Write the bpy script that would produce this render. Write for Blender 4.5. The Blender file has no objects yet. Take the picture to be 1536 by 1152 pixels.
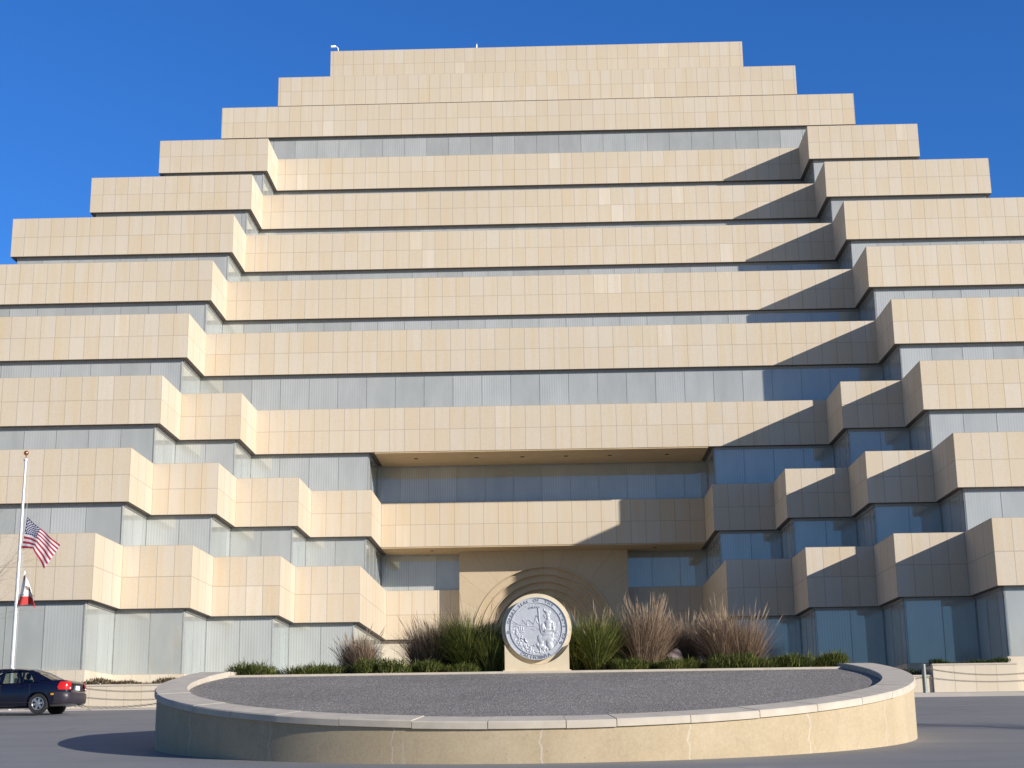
import bpy, bmesh, math, random
from mathutils import Vector, Matrix, Euler
random.seed(7)
R = math.radians
sc = bpy.context.scene
COL = sc.collection

# ------------------------------------------------------------------ camera
YAW, PIT, ROL = -0.024, 0.243, -0.013
fw = Vector((math.sin(YAW)*math.cos(PIT), math.cos(YAW)*math.cos(PIT), math.sin(PIT)))
rt = Vector((math.cos(YAW), -math.sin(YAW), 0)); up = rt.cross(fw)
r2 = math.cos(ROL)*rt + math.sin(ROL)*up
u2 = -math.sin(ROL)*rt + math.cos(ROL)*up
cam = bpy.data.cameras.new('camera'); camo = bpy.data.objects.new('camera', cam); COL.objects.link(camo)
camo.matrix_world = Matrix(((r2.x, u2.x, -fw.x, 0.358), (r2.y, u2.y, -fw.y, 0), (r2.z, u2.z, -fw.z, 1.5), (0, 0, 0, 1)))
cam.sensor_fit = 'HORIZONTAL'; cam.sensor_width = 36; cam.lens = 2231.66/1536*36
cam.clip_start = 0.1; cam.clip_end = 3000
sc.camera = camo

# ------------------------------------------------------------------ sky, sun, exposure
AZ, EL = R(55.5), R(19.2)
SUN = Vector((math.sin(AZ)*math.cos(EL), -math.cos(AZ)*math.cos(EL), math.sin(EL)))
w = bpy.data.worlds.new('World'); sc.world = w; w.use_nodes = True
nt = w.node_tree; nt.nodes.clear()
sky = nt.nodes.new('ShaderNodeTexSky'); sky.sky_type = 'NISHITA'; sky.sun_disc = False
sky.sun_elevation = EL; sky.sun_rotation = math.atan2(SUN.x, SUN.y)
sky.altitude = 0; sky.air_density = 1.0; sky.dust_density = 0.3; sky.ozone_density = 4.0
bg = nt.nodes.new('ShaderNodeBackground'); bg.inputs[1].default_value = 0.113
wo = nt.nodes.new('ShaderNodeOutputWorld')
hs = nt.nodes.new('ShaderNodeHueSaturation'); hs.inputs['Saturation'].default_value = 1.1; hs.inputs['Value'].default_value = 1.0
nt.links.new(sky.outputs[0], hs.inputs['Color']); 
tint = nt.nodes.new('ShaderNodeMix'); tint.data_type = 'RGBA'; tint.blend_type = 'MULTIPLY'; tint.inputs[0].default_value = 1; 
# clear winter sky: deepest blue on the side away from the sun, paler and dimmer round towards the sun
tcw = nt.nodes.new('ShaderNodeTexCoord'); sx = nt.nodes.new('ShaderNodeSeparateXYZ'); nt.links.new(tcw.outputs['Generated'], sx.inputs[0])
mr = nt.nodes.new('ShaderNodeMapRange'); mr.interpolation_type = 'SMOOTHSTEP'; mr.inputs[1].default_value = .10; mr.inputs[2].default_value = .75
nt.links.new(sx.outputs[1], mr.inputs[0])
tm = nt.nodes.new('ShaderNodeMix'); tm.data_type = 'RGBA'; nt.links.new(mr.outputs[0], tm.inputs[0])
tm.inputs[6].default_value = (.44, .58, .77, 1); tm.inputs[7].default_value = (.46, .86, 1.36, 1)
nt.links.new(tm.outputs[2], tint.inputs[7])
nt.links.new(hs.outputs[0], tint.inputs[6]); nt.links.new(tint.outputs[2], bg.inputs[0]); nt.links.new(bg.outputs[0], wo.inputs[0])
sl = bpy.data.lights.new('sun', 'SUN'); sl.energy = 5.0; sl.angle = R(0.53); sl.color = (1.0, 0.945, 0.86)
so = bpy.data.objects.new('sun', sl); COL.objects.link(so)
so.rotation_euler = (-SUN).to_track_quat('-Z', 'Y').to_euler(); so.location = SUN*200
sc.view_settings.view_transform = 'Standard'; sc.view_settings.look = 'None'
sc.view_settings.exposure = 0.2; sc.view_settings.gamma = 1.0

# ------------------------------------------------------------------ materials
class NT:
    def __init__(s, name):
        s.m = bpy.data.materials.new(name); s.m.use_nodes = True
        s.t = s.m.node_tree; s.b = s.t.nodes['Principled BSDF']; s.out = s.t.nodes['Material Output']
        s.tc = None
    def n(s, typ, ins=None, **kw):
        nd = s.t.nodes.new(typ)
        for k, v in kw.items(): setattr(nd, k, v)
        for k, v in (ins or {}).items():
            if hasattr(v, 'is_linked') or isinstance(v, bpy.types.NodeSocket): s.t.links.new(v, nd.inputs[k])
            else: nd.inputs[k].default_value = v
        return nd
    def co(s, which='Object'):
        if not s.tc: s.tc = s.t.nodes.new('ShaderNodeTexCoord')
        return s.tc.outputs[which]
    def m_(s, op, a, b=0.0, c=None):
        ins = {0: a, 1: b}
        if c is not None: ins[2] = c
        return s.n('ShaderNodeMath', ins, operation=op).outputs[0]
    def scale(s, vec, sx, sy, sz):
        return s.n('ShaderNodeVectorMath', {0: vec, 1: (sx, sy, sz)}, operation='MULTIPLY').outputs[0]
    def noise(s, vec, scale=1, detail=3, rough=.55):
        return s.n('ShaderNodeTexNoise', {'Vector': vec, 'Scale': scale, 'Detail': detail, 'Roughness': rough}).outputs[0]
    def ramp(s, fac, *stops):
        nd = s.n('ShaderNodeValToRGB', {0: fac}); cr = nd.color_ramp
        while len(cr.elements) < len(stops): cr.elements.new(.5)
        for e, (p, c) in zip(cr.elements, stops):
            e.position = p; e.color = (c, c, c, 1) if not isinstance(c, tuple) else (*c, 1)
        return nd.outputs[0]
    def mix(s, f, a, b, bt='MIX'):
        nd = s.n('ShaderNodeMix', data_type='RGBA', blend_type=bt)
        for i, v in ((0, f), (6, a), (7, b)):
            if isinstance(v, bpy.types.NodeSocket): s.t.links.new(v, nd.inputs[i])
            elif isinstance(v, tuple): nd.inputs[i].default_value = (*v, 1)
            else: nd.inputs[i].default_value = v
        return nd.outputs[2]
    def set(s, **kw):
        for k, v in kw.items():
            k = k.replace('_', ' ')
            if isinstance(v, bpy.types.NodeSocket): s.t.links.new(v, s.b.inputs[k])
            elif isinstance(v, tuple): s.b.inputs[k].default_value = (*v, 1) if len(v) == 3 else v
            else: s.b.inputs[k].default_value = v
        return s.m
    def bump(s, h, st=.3, dist=.02):
        s.t.links.new(s.n('ShaderNodeBump', {'Height': h, 'Strength': st, 'Distance': dist}).outputs[0], s.b.inputs['Normal'])

def plain(name, c, rough=.6, metal=0.0, var=.12, sc_=8.0, **kw):
    k = NT(name); f = k.noise(k.co(), sc_, 4)
    a = tuple(x*(1-var) for x in c); b = tuple(min(1, x*(1+var)) for x in c)
    k.set(Base_Color=k.mix(k.ramp(f, (.3, 0.0), (.7, 1.0)), a, b), Roughness=rough, Metallic=metal, **kw)
    return k.m

def line_mask(k, u, half):
    fr = k.m_('FRACT', u); d = k.m_('ABSOLUTE', k.m_('SUBTRACT', fr, .5))
    return k.m_('GREATER_THAN', d, .5-half)

def stone_mat(name, base, pale, gold, half=(.018, .011), streak=1.0, jm=.55):
    k = NT(name)
    uv = k.n('ShaderNodeSeparateXYZ', {0: k.co('UV')})
    u, v = uv.outputs[0], uv.outputs[1]
    cell = k.n('ShaderNodeCombineXYZ', {0: k.m_('FLOOR', u), 1: k.m_('FLOOR', v), 2: 0.0})
    wn = k.n('ShaderNodeTexWhiteNoise', {'Vector': cell.outputs[0]}, noise_dimensions='3D')
    c = k.mix(k.m_('MULTIPLY', wn.outputs[0], .75), base, pale)
    odd = k.n('ShaderNodeTexWhiteNoise', {'Vector': k.n('ShaderNodeVectorMath', {0: cell.outputs[0], 1: (91.7, 3.1, 5.0)}, operation='ADD').outputs[0]}, noise_dimensions='3D')
    c = k.mix(k.m_('MULTIPLY', k.m_('GREATER_THAN', odd.outputs[0], .98), .5*streak), c, tuple(min(1, x*1.12+.03) for x in pale))
    c = k.mix(k.m_('MULTIPLY', k.m_('LESS_THAN', odd.outputs[0], .03), .3*streak), c, gold)
    off = k.n('ShaderNodeVectorMath', {0: k.co(), 1: k.scale(wn.outputs[1], 0, 0, 5)}, operation='ADD').outputs[0]
    st = k.noise(k.scale(off, 3.4, 3.4, .16), 1.0, 4, .6)
    c = k.mix(k.m_('MULTIPLY', k.ramp(st, (.47, 0.0), (.72, 1.0)), .75*streak), c, gold)
    st2 = k.noise(k.scale(off, 5.2, 5.2, .3), 1.0, 3, .6)
    c = k.mix(k.m_('MULTIPLY', k.ramp(st2, (.52, 0.0), (.75, 1.0)), .55), c, pale)
    big = k.noise(k.co(), .09, 3)
    c = k.mix(k.m_('MULTIPLY', k.ramp(big, (.35, 0.0), (.7, 1.0)), .25), c, (base[0]*.82, base[1]*.82, base[2]*.84))
    fine = k.noise(k.co(), 26, 3)
    c = k.mix(.22, c, k.ramp(fine, (.3, .25), (.7, .85)), 'SOFT_LIGHT')
    jt = k.m_('MAXIMUM', line_mask(k, u, half[0]), line_mask(k, v, half[1]))
    c = k.mix(k.m_('MULTIPLY', jt, jm), c, (.24, .19, .14))
    k.set(Base_Color=c, Roughness=.85)
    return k.m

def glass_mat(name, half=.018):
    k = NT(name)
    uv = k.n('ShaderNodeSeparateXYZ', {0: k.co('UV')})
    u, v = uv.outputs[0], uv.outputs[1]
    cell = k.n('ShaderNodeCombineXYZ', {0: k.m_('FLOOR', u), 1: 3.0, 2: k.m_('FLOOR', k.m_('MULTIPLY', v, .01))})
    wn = k.n('ShaderNodeTexWhiteNoise', {'Vector': cell.outputs[0]}, noise_dimensions='3D')
    r = wn.outputs[0]
    group = k.noise(k.n('ShaderNodeCombineXYZ', {0: k.m_('FLOOR', u), 1: 0.0, 2: 0.0}).outputs[0], .37, 1)
    open_ = k.m_('MULTIPLY', k.ramp(k.m_('ADD', k.m_('MULTIPLY', r, .5), k.m_('MULTIPLY', group, .8)), (.5, 0.0), (.8, 1.0)), .8)
    sl_ = k.m_('PINGPONG', k.m_('MULTIPLY', u, 12.0), .5)
    slat = k.ramp(k.m_('MULTIPLY', sl_, 2.0), (.35, 0.0), (.7, 1.0))
    base = k.mix(r, (.395, .395, .36), (.44, .44, .40))
    c = k.mix(k.m_('MULTIPLY', slat, k.m_('MULTIPLY', open_, .62)), base, (.56, .56, .54))
    wob = k.noise(k.scale(k.co(), 1.4, 1.4, .5), 1.0, 2)
    c = k.mix(.25, c, k.ramp(wob, (.3, .3), (.7, .75)), 'SOFT_LIGHT')
    d = k.n('ShaderNodeBsdfDiffuse', {'Color': c})
    bn = k.noise(k.co(), .5, 2)
    bp = k.n('ShaderNodeBump', {'Height': bn, 'Strength': .05, 'Distance': .05})
    g = k.n('ShaderNodeBsdfGlossy', {'Color': (.80, .92, 1.0, 1), 'Roughness': .03, 'Normal': bp.outputs[0]})
    fr = k.n('ShaderNodeFresnel', {'IOR': 1.6})
    mx = k.n('ShaderNodeMixShader', {0: k.m_('ADD', fr.outputs[0], .085), 1: d.outputs[0], 2: g.outputs[0]})
    k.t.links.new(mx.outputs[0], k.out.inputs[0])
    return k.m

STONE = stone_mat('sandstone_panels', (.615, .512, .382), (.645, .57, .47), (.63, .482, .295))
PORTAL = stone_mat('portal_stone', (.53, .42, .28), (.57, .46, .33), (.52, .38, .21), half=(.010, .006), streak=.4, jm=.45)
SOFFIT = plain('soffit_plaster', (.58, .43, .25), .9, var=.06, sc_=1.5)
BRONZE = plain('dark_bronze_trim', (.12, .095, .08), .6, .0)
GLASS = glass_mat('office_glazing')
MULL = plain('mullion_metal', (.34, .34, .33), .45, .2)
PLINTH = stone_mat('plinth_stone', (.62, .53, .40), (.70, .62, .50), (.6, .48, .32), half=(.012, .012), streak=.3)

def planter_wall_mat():
    k = NT('stained_stucco')
    o = k.co()
    c = k.mix(k.ramp(k.noise(o, .8, 5), (.3, 0.0), (.7, 1.0)), (.43, .335, .21), (.52, .42, .28))
    # the face runs round a circle: use angle and height so streaks run straight down it
    s = k.n('ShaderNodeSeparateXYZ', {0: o})
    ang = k.m_('ARCTAN2', s.outputs[0], k.m_('MULTIPLY', s.outputs[1], -1.0))
    arc = k.m_('MULTIPLY', ang, 7.24)
    v1 = k.n('ShaderNodeCombineXYZ', {0: k.m_('MULTIPLY', arc, 5.0), 1: k.m_('MULTIPLY', s.outputs[2], .35), 2: 0.0}).outputs[0]
    st = k.ramp(k.noise(v1, 1.0, 4, .65), (.60, 0.0), (.74, 1.0))
    patch = k.ramp(k.noise(k.n('ShaderNodeCombineXYZ', {0: arc, 1: 4.0, 2: 0.0}).outputs[0], .55, 2), (.46, 0.0), (.62, 1.0))
    c = k.mix(k.m_('MULTIPLY', k.m_('MULTIPLY', st, patch), .55), c, (.72, .68, .60))
    v2 = k.n('ShaderNodeCombineXYZ', {0: k.m_('MULTIPLY', arc, 2.0), 1: k.m_('MULTIPLY', s.outputs[2], .25), 2: 9.0}).outputs[0]
    c = k.mix(k.m_('MULTIPLY', k.ramp(k.noise(v2, 1.0, 4, .7), (.52, 0.0), (.75, 1.0)), .30), c, (.27, .215, .15))
    # hairline cracks with lime run-off
    fr = k.m_('FRACT', k.m_('ADD', k.m_('MULTIPLY', k.m_('ADD', arc, k.m_('MULTIPLY', k.noise(k.n('ShaderNodeCombineXYZ', {0: 0.0, 1: s.outputs[2], 2: 1.0}).outputs[0], 5, 3), .22)), .44), .37))
    d = k.m_('ABSOLUTE', k.m_('SUBTRACT', fr, .5))
    crack = k.m_('LESS_THAN', d, k.m_('MULTIPLY', k.noise(k.n('ShaderNodeCombineXYZ', {0: k.m_('MULTIPLY', arc, .5), 1: k.m_('MULTIPLY', s.outputs[2], 2.5), 2: 5.0}).outputs[0], 1.0, 3), .010))
    c = k.mix(k.m_('MULTIPLY', crack, .28), c, (.78, .75, .70))
    pore = k.n('ShaderNodeTexVoronoi', {'Vector': o, 'Scale': 9.0})
    c = k.mix(k.m_('MULTIPLY', k.m_('LESS_THAN', pore.outputs[0], k.m_('MULTIPLY', k.noise(o, 3, 2), .16)), .5), c, (.22, .17, .11))
    c = k.mix(k.ramp(k.noise(k.n('ShaderNodeCombineXYZ', {0: k.m_('MULTIPLY', arc, 1.2), 1: k.m_('MULTIPLY', s.outputs[2], 1.4), 2: 2.0}).outputs[0], 1.0, 6, .7), (.55, 0.0), (.72, .4)), c, (.30, .245, .175))
    c = k.mix(.22, c, k.ramp(k.noise(o, 22, 4), (.3, .25), (.7, .8)), 'SOFT_LIGHT')
    k.set(Base_Color=c, Roughness=.9); k.bump(k.noise(o, 60, 3), .2, .01)
    return k.m
STUCCO = planter_wall_mat()
COPING = plain('coping_concrete', (.54, .475, .385), .85, var=.10, sc_=3)

def gravel_mat():
    k = NT('exposed_aggregate')
    o = k.co()
    vz = k.n('ShaderNodeTexVoronoi', {'Vector': o, 'Scale': 52.0})
    f = k.n('ShaderNodeSeparateColor', {0: vz.outputs['Color']}).outputs[0]
    c = k.ramp(f, (0.0, (.13, .118, .106)), (.5, (.215, .194, .172)), (.85, (.30, .27, .235)), (1.0, (.60, .55, .48)))
    c = k.mix(.5, c, k.ramp(k.noise(o, .7, 4), (.3, .35), (.7, .65)), 'SOFT_LIGHT')
    k.set(Base_Color=c, Roughness=.8); k.bump(vz.outputs['Distance'], .5, .02)
    return k.m
GRAVEL = gravel_mat()

def road_mat(name, a, b):
    k = NT(name); o = k.co()
    c = k.mix(k.ramp(k.noise(o, .25, 5), (.3, 0.0), (.7, 1.0)), a, b)
    c = k.mix(k.m_('MULTIPLY', k.ramp(k.noise(k.scale(o, .12, 1.1, 1), 1.0, 5, .6), (.45, 0.0), (.75, 1.0)), .4), c, tuple(x*.68 for x in a))
    c = k.mix(k.m_('MULTIPLY', k.ramp(k.noise(k.scale(o, .5, .5, 1), 1.0, 6, .7), (.58, 0.0), (.7, 1.0)), .3), c, tuple(x*1.35 for x in b))
    ds = k.n('ShaderNodeVectorMath', {0: o, 1: k.scale(k.n('ShaderNodeTexNoise', {'Vector': o, 'Scale': .8, 'Detail': 4.0}).outputs[1], 1.6, 1.6, 0)}, operation='ADD').outputs[0]
    vo = k.n('ShaderNodeTexVoronoi', {'Vector': ds, 'Scale': .16}, feature='DISTANCE_TO_EDGE')
    ck = k.m_('MULTIPLY', k.m_('LESS_THAN', vo.outputs[0], .0035), k.ramp(k.noise(o, .35, 2), (.48, 0.0), (.6, .75)))
    c = k.mix(ck, c, (.05, .05, .052))
    oil = k.ramp(k.noise(k.scale(o, .35, 1.6, 1), 1.0, 4, .7), (.62, 0.0), (.78, .45))
    c = k.mix(oil, c, (.07, .07, .073))
    c = k.mix(.35, c, k.ramp(k.noise(o, 55, 3, .7), (.25, .15), (.75, .85)), 'SOFT_LIGHT')
    k.set(Base_Color=c, Roughness=.75); k.bump(k.noise(o, 80, 3), .3, .01)
    return k.m
ROAD = road_mat('worn_asphalt', (.195, .192, .19), (.25, .246, .242))
PAVE = road_mat('pavement_concrete', (.42, .37, .33), (.48, .43, .385))
SOIL = plain('planting_soil', (.09, .06, .04), .95, var=.4, sc_=12)
SILVER = plain('silver_relief', (.55, .565, .60), .5, .25, var=.08, sc_=20)
SILVERD = plain('silver_recess', (.37, .385, .42), .5, .4, var=.08, sc_=20)
MONU = plain('monument_stone', (.66, .55, .38), .85, var=.07, sc_=4)
WHITEM = plain('painted_white_metal', (.72, .71, .72), .35, .2)
GREYM = plain('galvanised_metal', (.24, .26, .24), .5, .4)
RUSTY = plain('weathered_chain', (.20, .165, .13), .7, .3)
COPPER = plain('copper_ball', (.50, .20, .10), .3, .8)
DARK = plain('dark_hole', (.03, .028, .025), .8)
BARK = plain('bare_twig_bark', (.20, .155, .12), .9, var=.3)

# ------------------------------------------------------------------ mesh helpers
class MB:
    def __init__(s): s.v = []; s.f = []; s.uv = {}; s.mi = {}
    def vert(s, *p): s.v.append(tuple(p)); return len(s.v)-1
    def face(s, pts, uv=None, mi=0):
        i0 = len(s.v); s.v += [tuple(p) for p in pts]
        s.f.append(tuple(range(i0, i0+len(pts)))); k = len(s.f)-1
        if uv: s.uv[k] = uv
        if mi: s.mi[k] = mi
    def raw(s, verts, faces, mi=0):
        i0 = len(s.v); s.v += [tuple(p) for p in verts]
        for f in faces:
            s.f.append(tuple(i+i0 for i in f))
            if mi: s.mi[len(s.f)-1] = mi
    def box(s, x0, x1, y0, y1, z0, z1, mi=0, M=None):
        V = [(x, y, z) for z in (z0, z1) for y in (y0, y1) for x in (x0, x1)]
        if M is not None: V = [tuple(M @ Vector(p)) for p in V]
        s.raw(V, [(0, 2, 3, 1), (4, 5, 7, 6), (0, 1, 5, 4), (2, 6, 7, 3), (0, 4, 6, 2), (1, 3, 7, 5)], mi)
    def tube(s, pts, rads, n=6, caps=True, mi=0):
        rings = []
        for i, p in enumerate(pts):
            p = Vector(p)
            d = (Vector(pts[min(i+1, len(pts)-1)]) - Vector(pts[max(i-1, 0)])).normalized()
            a = d.orthogonal().normalized() if i == 0 else (a0 - d*a0.dot(d)).normalized()
            a0 = a; b = d.cross(a)
            r = rads[i] if isinstance(rads, (list, tuple)) else rads
            rings.append([tuple(p + (a*math.cos(t)+b*math.sin(t))*r) for t in [2*math.pi*j/n for j in range(n)]])
        V = [q for r_ in rings for q in r_]; F = []
        for i in range(len(rings)-1):
            for j in range(n):
                F.append((i*n+j, i*n+(j+1) % n, (i+1)*n+(j+1) % n, (i+1)*n+j))
        if caps: F.append(tuple(reversed(range(n)))); F.append(tuple((len(rings)-1)*n+j for j in range(n)))
        s.raw(V, F, mi)
    def ell(s, c, r, nu=12, nv=8, M=None, mi=0):
        V = [(0, 0, 1)]; F = []
        for i in range(1, nv):
            t = math.pi*i/nv
            for j in range(nu):
                p = 2*math.pi*j/nu; V.append((math.sin(t)*math.cos(p), math.sin(t)*math.sin(p), math.cos(t)))
        V.append((0, 0, -1))
        for j in range(nu): F.append((0, 1+j, 1+(j+1) % nu))
        for i in range(nv-2):
            for j in range(nu):
                a = 1+i*nu+j; b = 1+i*nu+(j+1) % nu; F.append((a, a+nu, b+nu, b))
        k = len(V)-1
        for j in range(nu): F.append((k, 1+(nv-2)*nu+(j+1) % nu, 1+(nv-2)*nu+j))
        out = []
        for p in V:
            q = Vector((p[0]*r[0], p[1]*r[1], p[2]*r[2]))
            if M is not None: q = M @ q
            out.append(tuple(q+Vector(c)))
        s.raw(out, F, mi)
    def cyl(s, c, r, y0, y1, n=48, mi=0):   # axis along y
        A = [(c[0]+r*math.cos(2*math.pi*i/n), y0, c[1]+r*math.sin(2*math.pi*i/n)) for i in range(n)]
        B = [(p[0], y1, p[2]) for p in A]
        s.raw(A+B, [tuple(range(n)), tuple(reversed(range(n, 2*n)))]+[(i, n+i, n+(i+1) % n, (i+1) % n) for i in range(n)], mi)
    def build(s, name, mats, parent=None, smooth=None, loc=None):
        me = bpy.data.meshes.new(name); me.from_pydata(s.v, [], s.f)
        mats = mats if isinstance(mats, (list, tuple)) else [mats]
        for m in mats: me.materials.append(m)
        for i, m in s.mi.items(): me.polygons[i].material_index = m
        if s.uv:
            L = me.uv_layers.new(name='UVMap')
            for i, uv in s.uv.items():
                for li, q in zip(me.polygons[i].loop_indices, uv): L.data[li].uv = q
        if smooth:
            bm = bmesh.new(); bm.from_mesh(me); bmesh.ops.remove_doubles(bm, verts=bm.verts, dist=1e-5)
            bmesh.ops.recalc_face_normals(bm, faces=bm.faces); bm.to_mesh(me); bm.free()
            me.polygons.foreach_set('use_smooth', [True]*len(me.polygons)); me.set_sharp_from_angle(angle=R(smooth))
        o = bpy.data.objects.new(name, me); COL.objects.link(o)
        if parent: o.parent = parent
        if loc: o.location = loc
        return o

def tag(o, label=None, cat=None, group=None, kind=None):
    if label: o['label'] = label
    if cat: o['category'] = cat
    if group: o['group'] = group
    if kind: o['kind'] = kind
    return o
def empty(name, loc=(0, 0, 0), rz=0, label=None, cat=None, group=None):
    o = bpy.data.objects.new(name, None); COL.objects.link(o); o.location = loc; o.rotation_euler = (0, 0, rz)
    return tag(o, label, cat, group)
def gz(y): return .06*max(-200, min(y, 62))

# ------------------------------------------------------------------ ground
g = MB()
ys = [-120, -60, -20, 0, 10, 20, 30, 40, 50, 62, 90, 200, 900]
xs = [-900, -200, -60, -30, 0, 30, 60, 200, 900]
V = [(x, y, gz(y)) for y in ys for x in xs]; n = len(xs)
g.raw(V, [(j*n+i, j*n+i+1, (j+1)*n+i+1, (j+1)*n+i) for j in range(len(ys)-1) for i in range(n-1)])
tag(g.build('road', ROAD), kind='structure')

def slab(name, x0, x1, y0, y1, h, mat, kind='structure'):
    m = MB(); V = []
    for dz in (-.2, h):
        for y in (y0, y1):
            for x in (x0, x1): V.append((x, y, gz(y)+dz))
    m.raw(V, [(0, 2, 3, 1), (4, 5, 7, 6), (0, 1, 5, 4), (2, 6, 7, 3), (0, 4, 6, 2), (1, 3, 7, 5)])
    return tag(m.build(name, mat), kind=kind)
slab('sidewalk_right', 9.5, 60, 53.6, 66, .14, PAVE)
slab('sidewalk_left', -60, -9.5, 51.2, 66, .05, PAVE)

# ------------------------------------------------------------------ the stepped office building
ZB = 10.181
T = {1: (44.29, 2.35, [105.35], [], 15.89), 2: (39.87, 2.28, [100.58], [], 18.97), 3: (35.41, 2.30, [95.92], [], 21.99),
     4: (31.04, 2.29, [91.32, 94.89], [17.78], 24.98), 5: (26.61, 2.30, [86.63, 90.28], [17.80], 27.89),
     6: (22.22, 2.35, [81.92, 85.60], [17.82], 30.88), 7: (17.72, 2.30, [76.99, 80.87], [17.80], 33.9),
     8: (13.28, 2.33, [72.28, 76.14], [17.80], 36.9), 9: (8.84, 2.34, [67.60, 71.41, 75.33], [17.77, 14.79], 39.9),
     10: (4.39, 2.37, [62.86, 66.62, 70.64, 74.51, 78.77], [17.72, 14.73, 11.71, 8.64], 42.9),
     11: (-.01, 2.64, [58.10, 62.03, 66.02, 69.99, 81.39], [17.61, 14.67, 11.67, 8.61], 45.9)}
YBACK = 135.0
bld = empty('office_building', (0, 58, gz(62)), label='huge sandstone stepped ziggurat office building with grey glass bands and an arched entrance', cat='building')
boff = Vector((0, 58, gz(62)))
def bpart(mb, name, mats, parent=bld, smooth=None):
    o = mb.build(name, mats, None, smooth)
    o.parent = parent
    # parts are written in world metres; shift the mesh so it is local to its thing
    o.data.transform(Matrix.Translation(-boff))
    return o
def front_line(ys_, xs_, xo):
    # left outer corner to right outer corner, as points and facet kinds
    pts = [(-xo, ys_[0])]
    for j, x in enumerate(xs_): pts += [(-x, ys_[j]), (-x, ys_[j+1])]
    for j in reversed(range(len(xs_))): pts += [(xs_[j], ys_[j+1]), (xs_[j], ys_[j])]
    pts.append((xo, ys_[0]))
    return pts
uoff = 0
for t, (zt, ph, ysl, xsl, xo) in T.items():
    z1 = zt+ZB; z0 = z1-ph
    pts = front_line(ysl, xsl, xo)
    poly = [(-xo, YBACK)] + pts + [(xo, YBACK)]
    m = MB()
    ncen = len(pts)//2
    if t == 11:      # room for the portal behind the arch
        q_ = ncen+1
        poly = poly[:q_] + [(-4.4, ysl[-1]), (-4.4, 84.2), (4.4, 84.2), (4.4, ysl[-1])] + poly[q_:]; ncen = -1
    for i in range(len(poly)-1):
        (xa, ya), (xb, yb) = poly[i], poly[i+1]
        L = math.hypot(xb-xa, yb-ya)
        uoff += 37
        if i == ncen:                      # the long centre front: joints count outwards from the middle
            ua, ub = xa/.784, xb/.784
        else:
            nn = max(1, round(L/(.757 if abs(yb-ya) < .01 else 1.25))); ua, ub = 0, nn
            if L > 14:
                nn = L/.757; ua, ub = (-nn, 0) if xa < 0 else (0, nn)
        m.face([(xa, ya, z0), (xb, yb, z0), (xb, yb, z1), (xa, ya, z1)],
               [(ua+uoff, 4), (ub+uoff, 4), (ub+uoff, 6), (ua+uoff, 6)])
    m.face([(x, y, z1) for x, y in poly], mi=1)
    m.face([(x, y, z0) for x, y in reversed(poly)], mi=2)
    bpart(m, 'parapet', [STONE, COPING, BRONZE])

# glazing under each parapet: one window per facet, its dark bars a sub-part
RC = .30; TH = .12
def window(pa, pb, z0, z1, step=1.53, head=.13):
    global uoff
    (xa, ya), (xb, yb) = pa, pb
    d = Vector((xb-xa, yb-ya, 0)); L = d.length; d.normalize()
    nrm = Vector((d.y, -d.x, 0))            # towards the viewer's side
    P = lambda s, o, z: tuple(Vector((xa, ya, z)) + d*s + nrm*o)
    uoff += 41
    m = MB()
    k0 = uoff; nu = L/step
    uu = lambda s: k0 + (s/step if L < 14 else (s-L/2)/step)
    m.face([P(0, 0, z0), P(L, 0, z0), P(L, 0, z1), P(0, 0, z1)], [(uu(0), 0), (uu(L), 0), (uu(L), 1), (uu(0), 1)])
    m.face([P(L, -TH, z0), P(0, -TH, z0), P(0, -TH, z1), P(L, -TH, z1)])
    for s in (0, L): m.face([P(s, 0, z0), P(s, -TH, z0), P(s, -TH, z1), P(s, 0, z1)])
    for z in (z0, z1): m.face([P(0, 0, z), P(L, 0, z), P(L, -TH, z), P(0, -TH, z)])
    wo_ = bpart(m, 'window', GLASS)
    b = MB()
    def bar(s0, s1, za, zb, o=.012):
        V = [P(s, q, z) for z in (za, zb) for q in (-.02, o) for s in (s0, s1)]
        b.raw(V, [(0, 1, 3, 2), (4, 6, 7, 5), (2, 3, 7, 6), (0, 4, 5, 1), (0, 2, 6, 4), (1, 5, 7, 3)])
    bar(.01, L-.01, z1-head, z1-.004, .05)
    if L < 14: ss = [i*step for i in range(1, int(L/step)+1) if L-i*step > .3] + [.04, L-.04]
    else:
        h = int(L/2/step); ss = [L/2+i*step for i in range(-h, h+1)] + [.04, L-.04]
    for s in ss: bar(s-.013, s+.013, z0, z1-head-.004)
    fr_ = bpart(b, 'window_frame', MULL, wo_)
    return wo_
ZSILL = 4.85
for t, (zt, ph, ysl, xsl, xo) in T.items():
    z1 = zt-ph+ZB
    z0 = T[t+1][0]+ZB-.25 if t < 11 else ZSILL
    yg = [y+RC for y in ysl]; xg = [x+RC for x in xsl]
    if t == 9: yg.append(79.12); xg.append(8.92)
    if t == 10: yg[-1] = 81.62
    if t == 11: yg[-1] = 82.2
    pts = front_line(yg, xg, xo-RC)
    nc = len(pts)//2
    for i in range(len(pts)-1):
        if t == 11 and i == nc-0 and False: continue
        a, b_ = pts[i], pts[i+1]
        if t == 11 and i == nc-1: continue
        if abs(a[0]-b_[0]) < 1e-4:          # returns: butt against the fronts
            if a[1] < b_[1]: a = (a[0], a[1]+TH+.003)
            else: b_ = (b_[0], b_[1]+TH+.003)
        if t == 10 and i == nc-1:            # the portal stands between these two
            window(a, (-4.4, a[1]), z0, z1); window((4.4, a[1]), b_, z0, z1); continue
        window(a, b_, z0, z1)
    # side glass towards the back, out of the picture but closing the storey
    window((-xo+RC, YBACK), (-xo+RC, yg[0]+TH+.003), z0, z1)
    window((xo-RC, yg[0]+TH+.003), (xo-RC, YBACK), z0, z1)

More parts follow.
